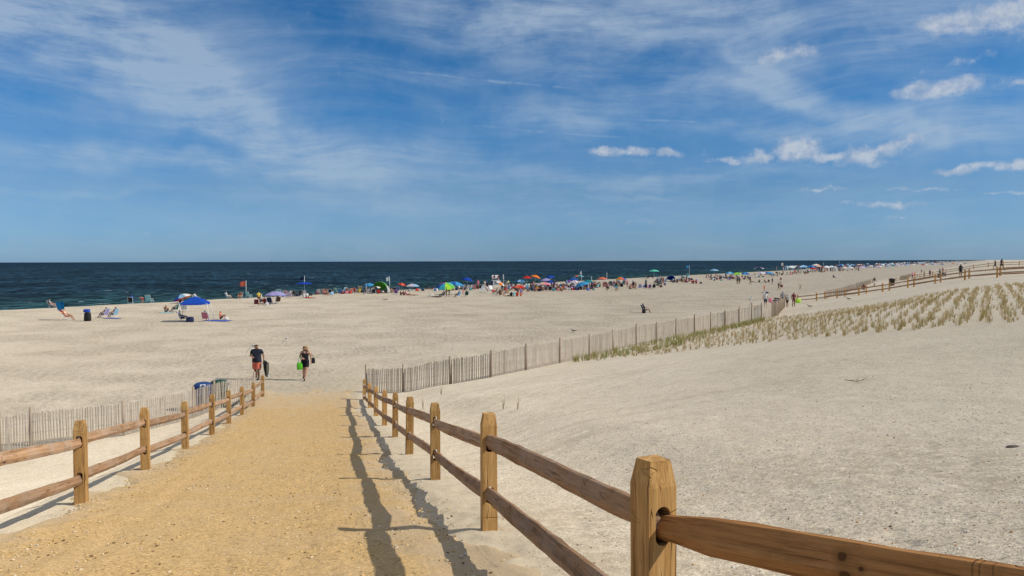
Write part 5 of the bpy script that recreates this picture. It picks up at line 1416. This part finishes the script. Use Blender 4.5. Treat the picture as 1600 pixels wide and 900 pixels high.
P_('sit', 985, 452, 'skin', 'black', 'fair backed sunbather with long black hair facing the sea', 0, h=1.3, skin='fair')
for x, y, tp, bt, ps in ((980, 449, 'pink', 'black', 'stand'), (988.5, 449, 'lilac', 'maroon', 'stand'), (990, 451.5, 'black', 'black', 'hips'), (993.5, 452.5, 'tan', 'black', 'stand'), (976.5, 446, 'grey', 'navy', 'stand')):
    P_(ps, x, y, tp, bt, 'person in %s top and %s bottoms standing right of the small rainbow umbrella' % (tp, bt), 30 * (x % 5))
CH(999.5, 452, 'lavender', 'lavender grey chair alone right of the standing knot', 0, parts=False, s=1.15)
SEATED(1008.5, 451.5, 'navy', 'navy chair at the left of the dark chair group', 'navy', 'black', 'person in navy in the left dark chair', 0, ck=dict(parts=False, s=1.1)); P_('stand', 1009.3, 448, 'navy', 'navy', 'slim person in navy standing behind the dark chairs', 0); SEATED(1015, 451.5, 'purple', 'purple chair in the middle of the dark chair group', 'lilac', 'navy', 'person in lilac in the purple chair', 0, ck=dict(parts=False)); SEATED(1021.5, 451.5, 'black', 'black chair at the right of the dark chair group', 'black', 'black', 'person in black in the right dark chair', 0, ck=dict(parts=False, s=1.1))
U(1022, 435.8, ['mint'], 'mint green umbrella alone against the sea', 'the mint umbrella', r=1.6, h=3.0, flat=.7); P_('chair', 1012.5, 436, 'black', 'black', 'left one of two people in black under the mint umbrella', 30, h=1.15); P_('chair', 1019.5, 435.8, 'black', 'grey', 'right one of two people in black under the mint umbrella', -30, h=1.15)
P_('walk', 1029.7, 450.5, 'teal', 'dark green', 'person in teal shirt walking at the right of the dark chairs', -70, h=1.05); P_('stand', 1032, 441.5, 'peach', 'purple', 'person in straw hat standing behind the teal shirted walker', 0, hair='straw', h=1.1)
dome_tent(spot(1046, 440), 'royal blue', 'light blue', 'royal blue half dome tent with pale blue side in the crowd', w=3.0, d=2.2, h=1.75, face=195)
flagpole(spot(1077, 433), 'sky blue', 'sky blue pennants on a tall pole at the edge of the sea', h=4.2, fw=1.2, fh=.9, left=True); CH(1074, 433.5, 'turquoise', 'turquoise chair at the foot of the sky blue pennants', 0, parts=False, s=1.4)
P_('sit', 1083.5, 443.5, 'maroon', 'black', 'person in maroon sitting beside the small black cooler', 20, h=1.15); P_('sit', 1087.5, 443.3, 'red', 'maroon', 'person in red sitting beside the person in maroon near the cooler', -20, h=1.15); cooler(spot(1095, 443.2), 'black', 'small black cooler alone on the open sand')
# --- farther groups
U(1116, 434, ['light blue'], 'light blue umbrella above the group before the blue and green umbrellas', 'the far light blue umbrella', r=1.45, h=3.0, flat=.8); U(1140, 438, ['sky blue', 'light blue'], 'sky blue umbrella left of the green umbrella', 'the far sky blue umbrella', r=1.35, h=2.6); U(1151.5, 438, ['green', 'lime'], 'green umbrella behind two dark standing people', 'the far green umbrella', r=1.35, h=2.4); U(1164, 436.5, ['blue', 'sky blue'], 'blue umbrella right of the far green umbrella', 'the far blue umbrella', r=1.5, h=2.3)
P_('stand', 1152, 444.3, 'black', 'brown', 'left of two dark figures standing close together on open sand', 20, skin='brown'); P_('stand', 1155.3, 444.2, 'dark green', 'black', 'right of two dark figures standing close together on open sand', -20, skin='brown')
P_('walk', 1172, 445, 'brown', 'maroon', 'tanned person striding over open sand right of the two dark figures', -80, skin='brown', h=1.05); P_('lie', 1176, 440.8, 'black', 'black', 'person lying in black behind the striding person', -85)
U(1186, 430, ['navy', 'navy', 'lilac', 'lilac'], 'navy and lilac flat umbrella against the sea', 'the navy and lilac umbrella', r=2.0, h=3.2, flat=.6); U(1190, 433, ['lilac', 'white'], 'lilac and white broad shade set low', 'the low lilac shade', r=1.9, h=1.9, flat=.7); U(1201, 433, ['blue', 'sky blue', 'sky blue'], 'blue broad shade right of the low lilac shade', 'the low blue shade', r=1.9, h=1.9, flat=.7)
P_('sit', 1187, 441.3, 'dark green', 'black', 'person in dark green sitting on a long dark blanket', 30); P_('lean', 1196, 441.2, 'black', 'black', 'person in black leaning back on the long dark blanket', -70); P_('sit', 1201, 441.2, 'black', 'navy', 'person in black and navy at the end of the long dark blanket', -30)
for k, x in enumerate((1184, 1193)): towel(spot(x, 441.6), 'black', 'long dark blanket piece under the three sitting people', 80, L=2.2, group='dark blanket pieces')
P_('walk', 1206.6, 445.3, 'black', 'black', 'person in black carrying a dark bag over open sand', -80, skin='fair'); P_('walk', 1217, 453.8, 'black', 'maroon', 'person in black top with tanned legs hurrying with a dark bag', 100, skin='tanned', h=.95); bag(spot(1221, 451), 'maroon', 'dark maroon bag carried by the hurrying person', .6, .3, .5, 0, dz=.3); P_('stand', 1220, 443.5, 'maroon', 'white', 'person in maroon top behind the hurrying person', 0)
P_('stand', 1194.3, 455, 'coral', 'coral', 'small child in orange swimwear alone on open sand', 30, h=.72); P_('arms', 1250.5, 452.8, 'beige', 'tan', 'small child with arms spread wide alone on open sand', 0, h=.78, skin='tanned'); P_('walk', 1214.2, 432, 'brown', 'black', 'person mid stride before the far shoreline crowd', -80, h=1.1)
flagpole(spot(1213.5, 427.5), 'red', 'thin red and white flag pole among far bathers', h=3.2, furled=True); flagpole(spot(1223.5, 427), 'white', 'white flag on a pole left of the white umbrella', h=4.8, fw=.8, fh=1.2)
U(1235.5, 427, ['white'], 'white dome umbrella against the sea', 'the white dome umbrella', r=1.8, h=3.4); U(1251, 426, ['blue', 'light blue'], 'blue umbrella right of the white dome umbrella', 'the blue umbrella by the white dome', r=1.6, h=3.0, flat=.7)
# --- near the end of the long slatted fence
P_('walk', 1173.5, 479, 'white', 'white', 'dark haired child in white walking beyond the long slatted fence', -75, h=.78, skin='fair'); 
P_('stand', 1196, 481.3, 'pale grey', 'navy', 'man in grey shirt holding a navy sunshade over his head', 180, h=1.12)
umbrella(spot(1196, 481), ['navy', 'navy', 'white'], 'navy sunshade held over the head of the man in grey shirt', h=2.0, r=.42); bag(spot(1203.5, 480), 'pink', 'pink float carried beside the man in grey shirt', .42, .2, .55, 0, dz=.55, name='pink_float', cat='float', handles=False)
bag(spot(1212, 480), 'navy', 'navy bundle with pale blue trim carried above the slatted fence', .75, .4, .45, 0, dz=.45, name='towel_bundle', cat='bundle'); P_('bend', 1217, 480.5, 'black', 'black', 'person in black bending behind the end of the slatted fence', 70); P_('stand', 1223, 480, 'grey', 'black', 'person in grey cap behind the last slats of the long fence', 0, hair='grey', h=1.1)
P_('stand', 1230, 480.3, 'grey', 'black', 'person in grey top at the gap between fence end and rails', 20, h=.85); P_('stand', 1240, 479.8, 'maroon', 'maroon', 'tall person in maroon standing at the first rail post', 180, skin='brown', h=.95); bag(spot(1247, 478.5), 'lime', 'lime green float beside the person in maroon at the rails', .6, .25, .45, 0, dz=.35, name='lime_float', cat='float', handles=False)
gull(spot(1265, 481.5), 'brown gull standing on bare sand below the distant rails', 90, dark=True); gull(spot(1326, 469.8), 'dark gull by the foot of the distant rails', 60, dark=True); gull(spot(448, 533.5), 'lone white gull casting a shadow beyond the blonde woman', -160); gull(spot(896, 520.5), 'brown gull on the wide sand above the long slatted fence', 70, dark=True)
SEATED(1009, 489.3, 'black', 'small black chair alone in the middle of the wide empty sand', 'navy', 'tan', 'lone person in navy with bare legs in the middle of the wide sand', -80, skin='tanned', hair='dark'); bag(spot(1006, 489.5), 'black', 'black bag slung on the lone chair in the wide sand', .4, .3, .45, 0)
bin_ = spot(1393.5, 446.5); r_ = empty('rubbish_barrel', bin_); tag(r_, 'black rubbish barrel at the end of a distant slatted fence', 'bin'); m_ = MB(); m_.lathe([(.36, 0), (.42, .5), (.45, 1.05), (.5, 1.06), (.5, 1.12), (.1, 1.2)], 14); obj('barrel', m_.mesh('barrel', [paint(C['black'], .5)]), r_); r_.scale = (1.05,) * 3
P_('walk', 1366, 448, 'skin', 'white', 'bare chested man in white shorts running on far open sand', -60, skin='brown', h=1.1); P_('sit', 1349.5, 453, 'maroon', 'black', 'person in maroon sitting just over the distant rails', 0, h=1.2)
# people on the farther ramp
P_('walk', 1555, 421.5, 'black', 'black', 'left of two dark clad strollers on the far ramp', 20, skin='brown'); P_('walk', 1564.5, 423.5, 'black', 'black', 'right of two dark clad strollers on the far ramp', 200, skin='brown', h=1.05); P_('stand', 1501, 433, 'black', 'black', 'lone dark figure at the distant rail fence', 0, skin='brown')
# surfboard with somebody beside it
p = spot(1307, 433.5); m_ = MB(); m_.lathe([(.0, -1.6), (.16, -1.3), (.28, -.4), (.29, .3), (.2, 1.1), (.0, 1.6)], 12, cap=False); o = obj('surfboard', m_.mesh('surfboard', [paint(C['white'], .35)]), loc=p + Vector((0, 0, .12))); o.rotation_euler = (R(90), 0, R(80)); o.scale = (1.6, .35, 1.6); tag(o, 'white surfboard lying flat on far open sand', 'surfboard'); P_('sit', 1302, 434, 'black', 'black', 'person in black sitting at the end of the white surfboard', -80, h=1.2)
# dark sail far out
p = Vector(ray(425, 408.6)); k = 3000 / p.y; r_ = empty('sailboat', (p.x * k, 3000, SEA_Z)); tag(r_, 'tiny dark sailboat alone on the sea horizon', 'boat')
m_ = MB(); m_.tube([(-4.5, 0, .6), (-3, 0, .4), (0, 0, .3), (3, 0, .4), (5, 0, 1.0)], [.3, 1.0, 1.3, 1.0, .2], 8); obj('hull', m_.mesh('hull', [paint(C['navy'], .5)]), r_)
m_ = MB(); m_.tube([(0, 0, .5), (0, 0, 13)], .12, 6); obj('mast', m_.mesh('mast', [paint(C['black'], .5)]), r_)
m_ = MB(); m_.add([(.1, -.03, 1.8), (.1, -.03, 12.6), (-4.2, -.4, 1.9), (.1, .03, 1.8), (.1, .03, 12.6), (-4.2, -.34, 1.9)], [(0, 1, 2), (5, 4, 3), (0, 2, 5, 3), (1, 4, 5, 2), (0, 3, 4, 1)]); obj('sail', m_.mesh('sail', [paint((.05, .06, .09), .8)]), r_)

# ------------------------------------------------------------------ the rest of the crowd
qf = random.Random(42); USED = set(o['label'] for o in S.objects if o.get('label'))
TOPS = ['navy', 'black', 'white', 'grey', 'red', 'pink', 'light blue', 'maroon', 'beige', 'coral', 'teal', 'purple', 'tan', 'lilac', 'pale grey', 'brown', 'dark green', 'yellow']
BOTS = ['black', 'navy', 'red', 'blue', 'white', 'grey', 'brown', 'coral', 'maroon', 'teal', 'tan']
CHC = ['navy', 'black', 'white', 'light blue', 'blue', 'red', 'pale grey', 'green', 'lilac', 'teal', 'maroon', 'aqua']
def near_land(x): return min(U_LAND, key=lambda u: abs(u[0] - x))[1]
def fill(x0, x1, ya, yb, dy, n, pst=.25, pch=.3):
    for i in range(n):
        x = qf.uniform(x0, x1); y = np.interp(x, [x0, x1], [ya, yb]) + qf.uniform(-dy, dy)
        for _ in range(40):
            tp, bt = qf.choice(TOPS), qf.choice(BOTS); u = qf.random()
            ps = qf.choice(('stand', 'hips', 'walk', 'bend')) if u < pst else ('chair' if u < pst + pch else qf.choice(('sit', 'lean', 'sit')))
            word = {'stand': 'standing', 'hips': 'standing', 'walk': 'walking', 'bend': 'stooping', 'chair': 'in a low chair', 'sit': 'sitting on the sand', 'lean': 'leaning back'}[ps]
            lab = 'person in %s top and %s bottoms %s near %s' % (tp, bt, word, near_land(x))
            if lab not in USED and len(lab.replace('-', ' ').split()) <= 16: break
        USED.add(lab); f = qf.uniform(-60, 60) if ps != 'walk' else qf.choice((-85, 85, 170)); p = spot(x, y)
        person(ps, p, tp if qf.random() < .8 else tp, bt, lab, f, skin=qf.choice(('fair', 'tanned', 'tanned', 'brown')), hair=qf.choice(('dark', 'brown', 'blond', 'dark')), h=qf.uniform(.9, 1.08))
        if ps == 'chair':
            cc = qf.choice(CHC); lb = '%s low chair under the person in %s top and %s bottoms near %s' % (cc, tp, bt, near_land(x))
            if len(lb.split()) > 16: lb = '%s chair under the person in %s and %s near %s' % (cc, tp, bt, near_land(x))
            chair(p, cc, lb, f, parts=False)
fill(796, 826, 452, 451, 1.5, 8); fill(828, 872, 453, 452, 2.6, 30); fill(868, 925, 452, 451, 2.6, 30); fill(926, 975, 448.8, 446.5, 2, 14); fill(1022, 1040, 443, 441, 1.8, 6); fill(1052, 1076, 440.5, 439.5, 1.6, 12); fill(1098, 1112, 435.5, 434.5, 1.2, 4)
fill(1112, 1150, 436.5, 435, 1.6, 10); fill(1150, 1172, 436.5, 435.5, 1.3, 5); fill(1178, 1212, 430.5, 429.5, 1.5, 6); fill(1212, 1258, 428.8, 427.3, 1.4, 9, .45)
# bags, coolers and empty dark chairs standing among them
def kit(x0, x1, ya, yb, dy, n):
    for i in range(n):
        x = qf.uniform(x0, x1); y = np.interp(x, [x0, x1], [ya, yb]) + qf.uniform(-dy, dy); k = qf.random()
        for _ in range(60):
            cl = qf.choice(('black', 'navy', 'black', 'navy', 'grey', 'black', 'grey', 'brown', 'purple', 'red', 'blue', 'white', 'dark green', 'maroon', 'teal', 'light blue', 'brown', 'pink'))
            kind = 'beach bag' if k < .6 else ('empty low chair' if k < .8 else 'cooler')
            lab = '%s %s standing in the crowd near %s' % (cl, kind, near_land(x))
            if lab not in USED: break
        else: continue
        USED.add(lab); p = spot(x, y)
        if k < .6: bag(p, cl, lab, .6, .38, .45, qf.uniform(0, 90), handles=False)
        elif k < .8: chair(p, cl, lab, qf.uniform(-50, 50), parts=False)
        else: cooler(p, cl, lab, qf.uniform(0, 90))
kit(760, 830, 455, 452, 2, 16); kit(828, 925, 453, 451, 2.2, 44); kit(926, 1040, 449.5, 446.5, 3, 26); kit(1050, 1150, 440.5, 436, 2, 30); kit(1150, 1258, 434.5, 428, 2, 22)
kit(425, 570, 464, 457.5, .8, 24); kit(570, 760, 458, 452, 1.2, 26); kit(790, 930, 453, 451, 3, 34)
def fill_far(x0, x1, ya, yb, dy, npeo, numb):
    for i in range(npeo):
        x = qf.uniform(x0, x1); y = np.interp(x, [x0, x1], [ya, yb]) + qf.uniform(-dy, dy); tp = qf.choice(('navy', 'black', 'white', 'red', 'brown'))
        person(qf.choice(('stand', 'chair', 'chair', 'sit', 'hips')), spot(x, y), tp, qf.choice(BOTS), 'tiny far-off figure in %s among the shoreline crowd' % tp, qf.uniform(0, 360), skin='tanned', h=qf.uniform(1.0, 1.15), group='far shoreline figures in ' + tp)
    for i in range(numb):
        x = qf.uniform(x0, x1); y = np.interp(x, [x0, x1], [ya, yb]) + qf.uniform(-dy, dy); cl = qf.choice(('white', 'blue', 'light blue', 'white', 'royal blue', 'lilac', 'teal', 'red'))
        umbrella(spot(x, y), [cl], 'tiny far-off %s umbrella along the shoreline' % cl, h=2.5, r=1.5, group='far shoreline umbrellas in ' + cl)
U(1267, 424.5, ['blue', 'sky blue'], 'blue umbrella left of the peach and white shade', 'the far blue shade', r=2.2, h=3.4); U(1276, 425.5, ['white', 'white', 'peach', 'peach'], 'peach and white tall shade in the far crowd', 'the peach and white shade', r=2.2, h=4.2, tilt=12); U(1314.5, 421.5, ['blue', 'light blue'], 'blue and pale blue shade beside a tall thin pole', 'the shade by the thin pole', r=2.2, h=3.6); flagpole(spot(1311.5, 421), 'light blue', 'tall thin pole at the blue and pale blue far shade', h=5.5, furled=True); flagpole(spot(1287, 424.5), 'white', 'thin white pole right of the peach and white shade', h=4.6, furled=True)
fill_far(1258, 1300, 427, 424.5, 1.0, 6, 1); fill_far(1300, 1345, 424.5, 422.5, 1.0, 0, 4); fill_far(1345, 1400, 422, 419.5, 1.0, 0, 9); fill_far(1400, 1450, 418.5, 416.8, .9, 0, 10); fill_far(1450, 1510, 416.5, 414.8, .8, 0, 16)
for k, (x, y, tp, lab) in enumerate(((1425.5, 436.5, 'pink', 'child in pink of the small group playing beyond the distant rails'), (1429.5, 436.3, 'coral', 'child in coral of the small group playing beyond the distant rails'), (1433.3, 434.5, 'white', 'person in white of the small group beyond the distant rails'), (1444, 434.5, 'tan', 'slim tan figure right of the small group beyond the rails'), (1453, 433, 'brown', 'brown figure standing apart beyond the distant rails'), (1439.7, 427.5, 'black', 'figure in black walking far behind the playing children'), (1468.5, 430.5, 'grey', 'figure in grey near two dark bags at the rails'), (1473, 429.5, 'maroon', 'figure in maroon near two dark bags at the rails'))):
    P_('stand', x, y, tp, 'tan' if k % 2 else 'black', lab, 30 * k, h=1.0)
bag(spot(1467.5, 434), 'black', 'left of two dark bags just over the distant rails', .6, .5, .6, 0); bag(spot(1475, 432), 'navy', 'right of two dark bags just over the distant rails', .75, .5, .6, 0)
# beyond that nobody can count them
mb = MB()
for i in range(760):
    sv_ = -qf.uniform(2, 34); av_ = (500 if i % 3 else 700) + 3300 * qf.random() ** 1.9; x, y = from_sa(sv_, av_); z = gz(x, y); m = qf.randrange(6)
    if qf.random() < .38:
        rr = qf.uniform(1.2, 1.9); mb.lathe([(rr, 1.9), (rr * .8, 2.3), (rr * .4, 2.6), (.05, 2.7)], 7, m, (x, y, z), cap=False); mb.tube([(x, y, z), (x, y, z + 2.6)], .06, 4, 0)
    else: mb.tube([(x, y, z), (x, y, z + .9), (x, y, z + 1.35), (x, y, z + 1.7)], [.16, .24, .24, .1], 6, m)
SITTERS = [(k_, [tuple(v.co) for v in BODY[k_].vertices], [tuple(p.vertices) for p in BODY[k_].polygons], [p.material_index for p in BODY[k_].polygons]) for k_ in ('sit', 'chair', 'lean', 'bend', 'stand')]
for (x0, x1, ya, yb, n_) in ((715, 770, 453, 452.5, 8), (795, 830, 452.5, 452, 12), (830, 872, 453.5, 452.5, 34), (868, 928, 452.5, 451.5, 40), (928, 975, 449, 447, 18), (1024, 1042, 444, 442, 9), (1050, 1078, 441.5, 440.5, 16), (1110, 1150, 437, 435.5, 26), (1150, 1172, 437, 436, 8), (1178, 1258, 430.5, 428, 22), (1258, 1345, 426, 422.5, 40)):
    for i in range(n_):
        x = qf.uniform(x0, x1); p = spot(x, np.interp(x, [x0, x1], [ya, yb]) + qf.uniform(-2.2, 1.2)); kk, vv, ff, mm = qf.choice(SITTERS[:3] + SITTERS[:2] + SITTERS)
        a = R(qf.uniform(-70, 70)); ca, sa = math.cos(a), math.sin(a); b_ = len(mb.v); top_ = qf.choice((1, 1, 5, 6, 3, 2, 0)); bot_ = qf.choice((1, 6, 5)); sk_ = qf.choice((3, 7, 7)); lut = {0: sk_, 1: top_, 2: bot_, 3: 6, 4: top_, 5: top_, 6: sk_}
        mb.v += [(p.x + vx * ca - vy * sa, p.y + vx * sa + vy * ca, p.z + vz) for vx, vy, vz in vv]; mb.f += [tuple(q_ + b_ for q_ in f_) for f_ in ff]; mb.m += [lut[m_2] for m_2 in mm]; mb.s += [True] * len(ff)
crowd = obj('crowd', mb.mesh('crowd', [paint(C[c_], .8) for c_ in ('white', 'navy', 'light blue', 'brown', 'pale grey', 'maroon', 'black')] + [paint(SKINS['tanned'], .6)])); tag(crowd, kind='stuff')
# ------------------------------------------------------------------ sky, clouds, sun
SUN_EL, SUN_AZ = R(39.0), math.atan2(.985, -.17)     # azimuth clockwise from +Y
sd = Vector((math.sin(SUN_AZ) * math.cos(SUN_EL), math.cos(SUN_AZ) * math.cos(SUN_EL), math.sin(SUN_EL)))
sl = bpy.data.lights.new('sun', 'SUN'); sun = link(bpy.data.objects.new('sun', sl))
sl.energy = 4.0; sl.angle = R(.55); sl.color = (1, .925, .815)
sun.rotation_euler = sd.to_track_quat('Z', 'Y').to_euler(); sun.location = (0, 0, 60)

world = bpy.data.worlds.new('World'); S.world = world; world.use_nodes = True
nt = NT(world.node_tree)
sky = nt.n('ShaderNodeTexSky', sky_type='NISHITA'); sky.sun_disc = False
sky.sun_elevation = SUN_EL; sky.sun_rotation = SUN_AZ
sky.altitude = 0; sky.air_density = 1.0; sky.dust_density = .35; sky.ozone_density = 2.2
D = nt.n('ShaderNodeTexCoord').outputs['Generated']
sep = nt.n('ShaderNodeSeparateXYZ', {0: D})
az = nt.math('ARCTAN2', sep.outputs[0], sep.outputs[1])
hyp = nt.math('SQRT', nt.math('ADD', nt.math('MULTIPLY', sep.outputs[0], sep.outputs[0]), nt.math('MULTIPLY', sep.outputs[1], sep.outputs[1])))
el = nt.math('ARCTAN2', sep.outputs[2], hyp)
ae = nt.n('ShaderNodeCombineXYZ', {0: az, 1: el, 2: 0.0}).outputs[0]
# clouds live on a sphere of directions: (azimuth, elevation)
wn = nt.noise(ae, 5.0, 4, .6, out=1)
warp = nt.vmath('MULTIPLY', nt.vmath('SUBTRACT', wn, (.5, .5, .5)).outputs[0], (.16, .10, 0))
aw = nt.vmath('ADD', ae, (0, 0, 0)); nt.t.links.new(warp.outputs[0], aw.inputs[1]); aw = aw.outputs[0]
wn2 = nt.noise(ae, 34.0, 5, .62, out=1)
warp2 = nt.vmath('MULTIPLY', nt.vmath('SUBTRACT', wn2, (.5, .5, .5)).outputs[0], (.034, .022, 0))
ac = nt.vmath('ADD', ae, (0, 0, 0)); nt.t.links.new(warp2.outputs[0], ac.inputs[1]); ac = ac.outputs[0]
wn3 = nt.noise(ae, 14.0, 3, .5, out=1)
warp3 = nt.vmath('MULTIPLY', nt.vmath('SUBTRACT', wn3, (.5, .5, .5)).outputs[0], (.02, .006, 0))
at_ = nt.vmath('ADD', ae, (0, 0, 0)); nt.t.links.new(warp3.outputs[0], at_.inputs[1]); at_ = at_.outputs[0]

def azel(px, py):
    a = math.atan((px - 800) / F); return a, math.atan((408 - py) / F * math.cos(a))
def blob(vec, px, py, rx, ry, ang, wgt, soft=0.0):
    a, e = azel(px, py)
    m = nt.n('ShaderNodeMapping', {'Location': (a, e, 0), 'Rotation': (0, 0, R(-ang)), 'Scale': (rx / F, ry / F, 1)}, vector_type='TEXTURE')
    nt.t.links.new(vec, m.inputs['Vector'])
    ln = nt.vmath('LENGTH', m.outputs[0]).outputs['Value']
    return nt.mapr(ln, 1.0, soft, 0, wgt)
def acc(vec, items, soft=0.0, op='ADD'):
    s = None
    for it in items:
        b = blob(vec, *it, soft=soft)
        s = b if s is None else nt.math(op, s, b)
    return s
cirrus = acc(aw, [(90, 40, 420, 150, 8, 1.0), (230, 110, 300, 90, 18, .75), (330, 150, 240, 62, 28, .9), (440, 215, 300, 60, 14, .65), (640, 250, 380, 50, 7, .65),
                  (770, 40, 330, 85, 10, .85), (960, 15, 330, 60, 4, .7), (890, 190, 190, 38, 6, .75), (640, 130, 230, 36, 8, .35), (1180, 30, 320, 70, -2, .75), (1480, 40, 260, 80, -6, .7),
                  (1330, 178, 270, 27, 15, 1.0), (1200, 125, 140, 20, 18, .7), (1540, 165, 200, 48, 2, .75), (1420, 200, 260, 22, 4, .6), (1040, 140, 300, 60, 6, .6), (1150, 90, 260, 40, 10, .5),
                  (1060, 276, 300, 20, 2, .7), (960, 300, 150, 8, 2, .35), (150, 232, 380, 26, 5, .6), (420, 262, 380, 24, 4, .55), (120, 285, 260, 10, 3, .35), (500, 305, 400, 26, 3, .4), (1240, 215, 330, 26, 5, .45), (880, 330, 600, 40, 0, .25)], 0.0)
wlo = nt.noise(ae, 3.2, 1, .4, out=1)
wlo = nt.vmath('MULTIPLY', nt.vmath('SUBTRACT', wlo, (.5, .5, .5)).outputs[0], (.22, .10, 0))
af = nt.vmath('ADD', ae, (0, 0, 0)); nt.t.links.new(wlo.outputs[0], af.inputs[1]); af = af.outputs[0]
fib1 = nt.noise(nt.scale(af, (5, 34, 1), (0, 0, R(10))), 1.0, 7, .68, .2)
fib2 = nt.noise(nt.scale(af, (16, 75, 1), (0, 0, R(22))), 1.0, 6, .68, .15)
fib3 = nt.noise(aw, 7.0, 5, .6)
fib = nt.math('ADD', nt.math('ADD', nt.math('MULTIPLY', fib1, .42), nt.math('MULTIPLY', fib2, .26)), nt.math('MULTIPLY', fib3, .32))
ci = nt.math('MULTIPLY', nt.math('MINIMUM', cirrus, 1.15), nt.mapr(fib, .26, .68))
veil = nt.math('MULTIPLY', nt.math('ADD', nt.mapr(fib1, .40, .72), nt.mapr(fib3, .34, .66)), .19)
high = nt.math('MULTIPLY', nt.mapr(el, .38, .8), nt.mapr(fib1, .25, .6, .6, 1.4))  # unseen overhead cirrus, added to make the sky fill in shadows less blue
ci = nt.math('ADD', nt.math('ADD', ci, veil), high)
tn = nt.mapr(nt.noise(nt.scale(ae, (30, 30, 1)), 1.0, 3, .6), .3, .65, .25, 1.0)
trails = acc(at_, [(745, 126, 385, 5.0, 5.2, .85), (860, 208, 225, 4.6, 4.6, .9), (1065, 193, 185, 4.6, 4.4, .75), (330, 244, 340, 7, 4.0, .7), (80, 226, 110, 4, 3, .4), (1120, 283, 220, 3, 2.2, .4)], 0.0, 'MAXIMUM')
ci = nt.math('MAXIMUM', ci, nt.math('MULTIPLY', nt.math('MULTIPLY', trails, tn), .72))
cmask = nt.math('MULTIPLY', nt.math('MINIMUM', ci, 1.0), .60)
rc = random.Random(4)
lumps = []
for (x_, y_, a_, b_, c_, d_) in [(1530, 34, 66, 30, -8, 1), (1590, 30, 50, 34, 0, 1), (1480, 44, 40, 18, 0, .8), (1222, 93, 34, 15, -6, .95), (1450, 147, 58, 13, -4, 1), (1545, 134, 70, 13, -4, .7), (1506, 101, 28, 9, -8, .6),
                     (998, 239, 68, 10, 3, 1), (1132, 255, 28, 6, 0, .8), (1240, 243, 78, 19, 0, 1), (1372, 238, 58, 21, -14, 1), (1545, 263, 84, 13, -5, .95), (1283, 299, 36, 5, 0, .75), (1390, 323, 36, 6, 2, .8), (1340, 322, 50, 4, 0, .5),
                     (1425, 298, 50, 4, 0, .6), (1580, 301, 50, 4, 0, .6), (1005, 347, 14, 4, 0, .6), (1400, 341, 44, 3, 0, .4), (1365, 262, 22, 7, 0, .5)]:
    n_ = 1 if a_ < 40 else (2 if a_ < 60 else 3)
    for k_ in range(n_):
        u_ = (k_ + .5) / n_ * 2 - 1; hh_ = b_ * rc.uniform(.55, 1.15) * (1 - .55 * abs(u_) ** 2)
        yy_ = y_ + b_ * .55 - hh_ * .85 + u_ * a_ * math.tan(R(c_))
        lumps.append((x_ + u_ * a_ + rc.uniform(-.1, .1) * a_, yy_, a_ / n_ * rc.uniform(1.8, 2.5) + 4, hh_ * 1.7, c_, d_ * rc.uniform(.8, 1)))
cum = acc(ac, lumps, .0, 'MAXIMUM')
cn = nt.noise(ae, 48.0, 6, .6)
cu = nt.mapr(nt.math('ADD', cum, nt.math('MULTIPLY', nt.math('ADD', cn, -.5), 1.5)), .18, .95, 0, .60)
skyc = sky.outputs[0]
SKYMUL = 1.0
# colour balance of the air itself, by elevation
skyc = nt.mix(1.0, skyc, nt.ramp(nt.math('MULTIPLY', el, 1.6, clamp=True), [(0.0, (.335, .60, 1.17)), (.14, (.345, .57, .89)), (.29, (.215, .575, .92)), (.46, (.085, .51, .86)), (1.0, (.26, .58, .92))]), 'MULTIPLY')
w1 = nt.mix(nt.mapr(el, 0.0, .3), (4.1, 5.3, 6.4), (4.9, 5.9, 7.0))
w1 = nt.mix(nt.mapr(el, .45, .9), w1, (8.2, 7.9, 7.5))  # warm white of the added out-of-view veil, warming the shadow fill
skyc = nt.mix(cmask, skyc, w1)
cl_sh = nt.mix(nt.mapr(nt.noise(nt.vmath('ADD', ae, (.006, -.010, 0)).outputs[0], 60.0, 4, .6), .36, .62), (4.3, 4.9, 5.9), (7.0, 7.1, 7.2))
skyc = nt.mix(cu, skyc, cl_sh)
bg = nt.n('ShaderNodeBackground', {'Color': skyc, 'Strength': .098})
wo = nt.n('ShaderNodeOutputWorld'); nt.t.links.new(bg.outputs[0], wo.inputs[0])

S.view_settings.view_transform = 'Standard'; S.view_settings.look = 'None'; S.view_settings.gamma = 1
S.view_settings.use_curve_mapping = False
S.view_settings.exposure = .01
S.cycles.max_bounces = 6; S.cycles.diffuse_bounces = 3; S.cycles.glossy_bounces = 2; S.cycles.transmission_bounces = 3; S.cycles.transparent_max_bounces = 6
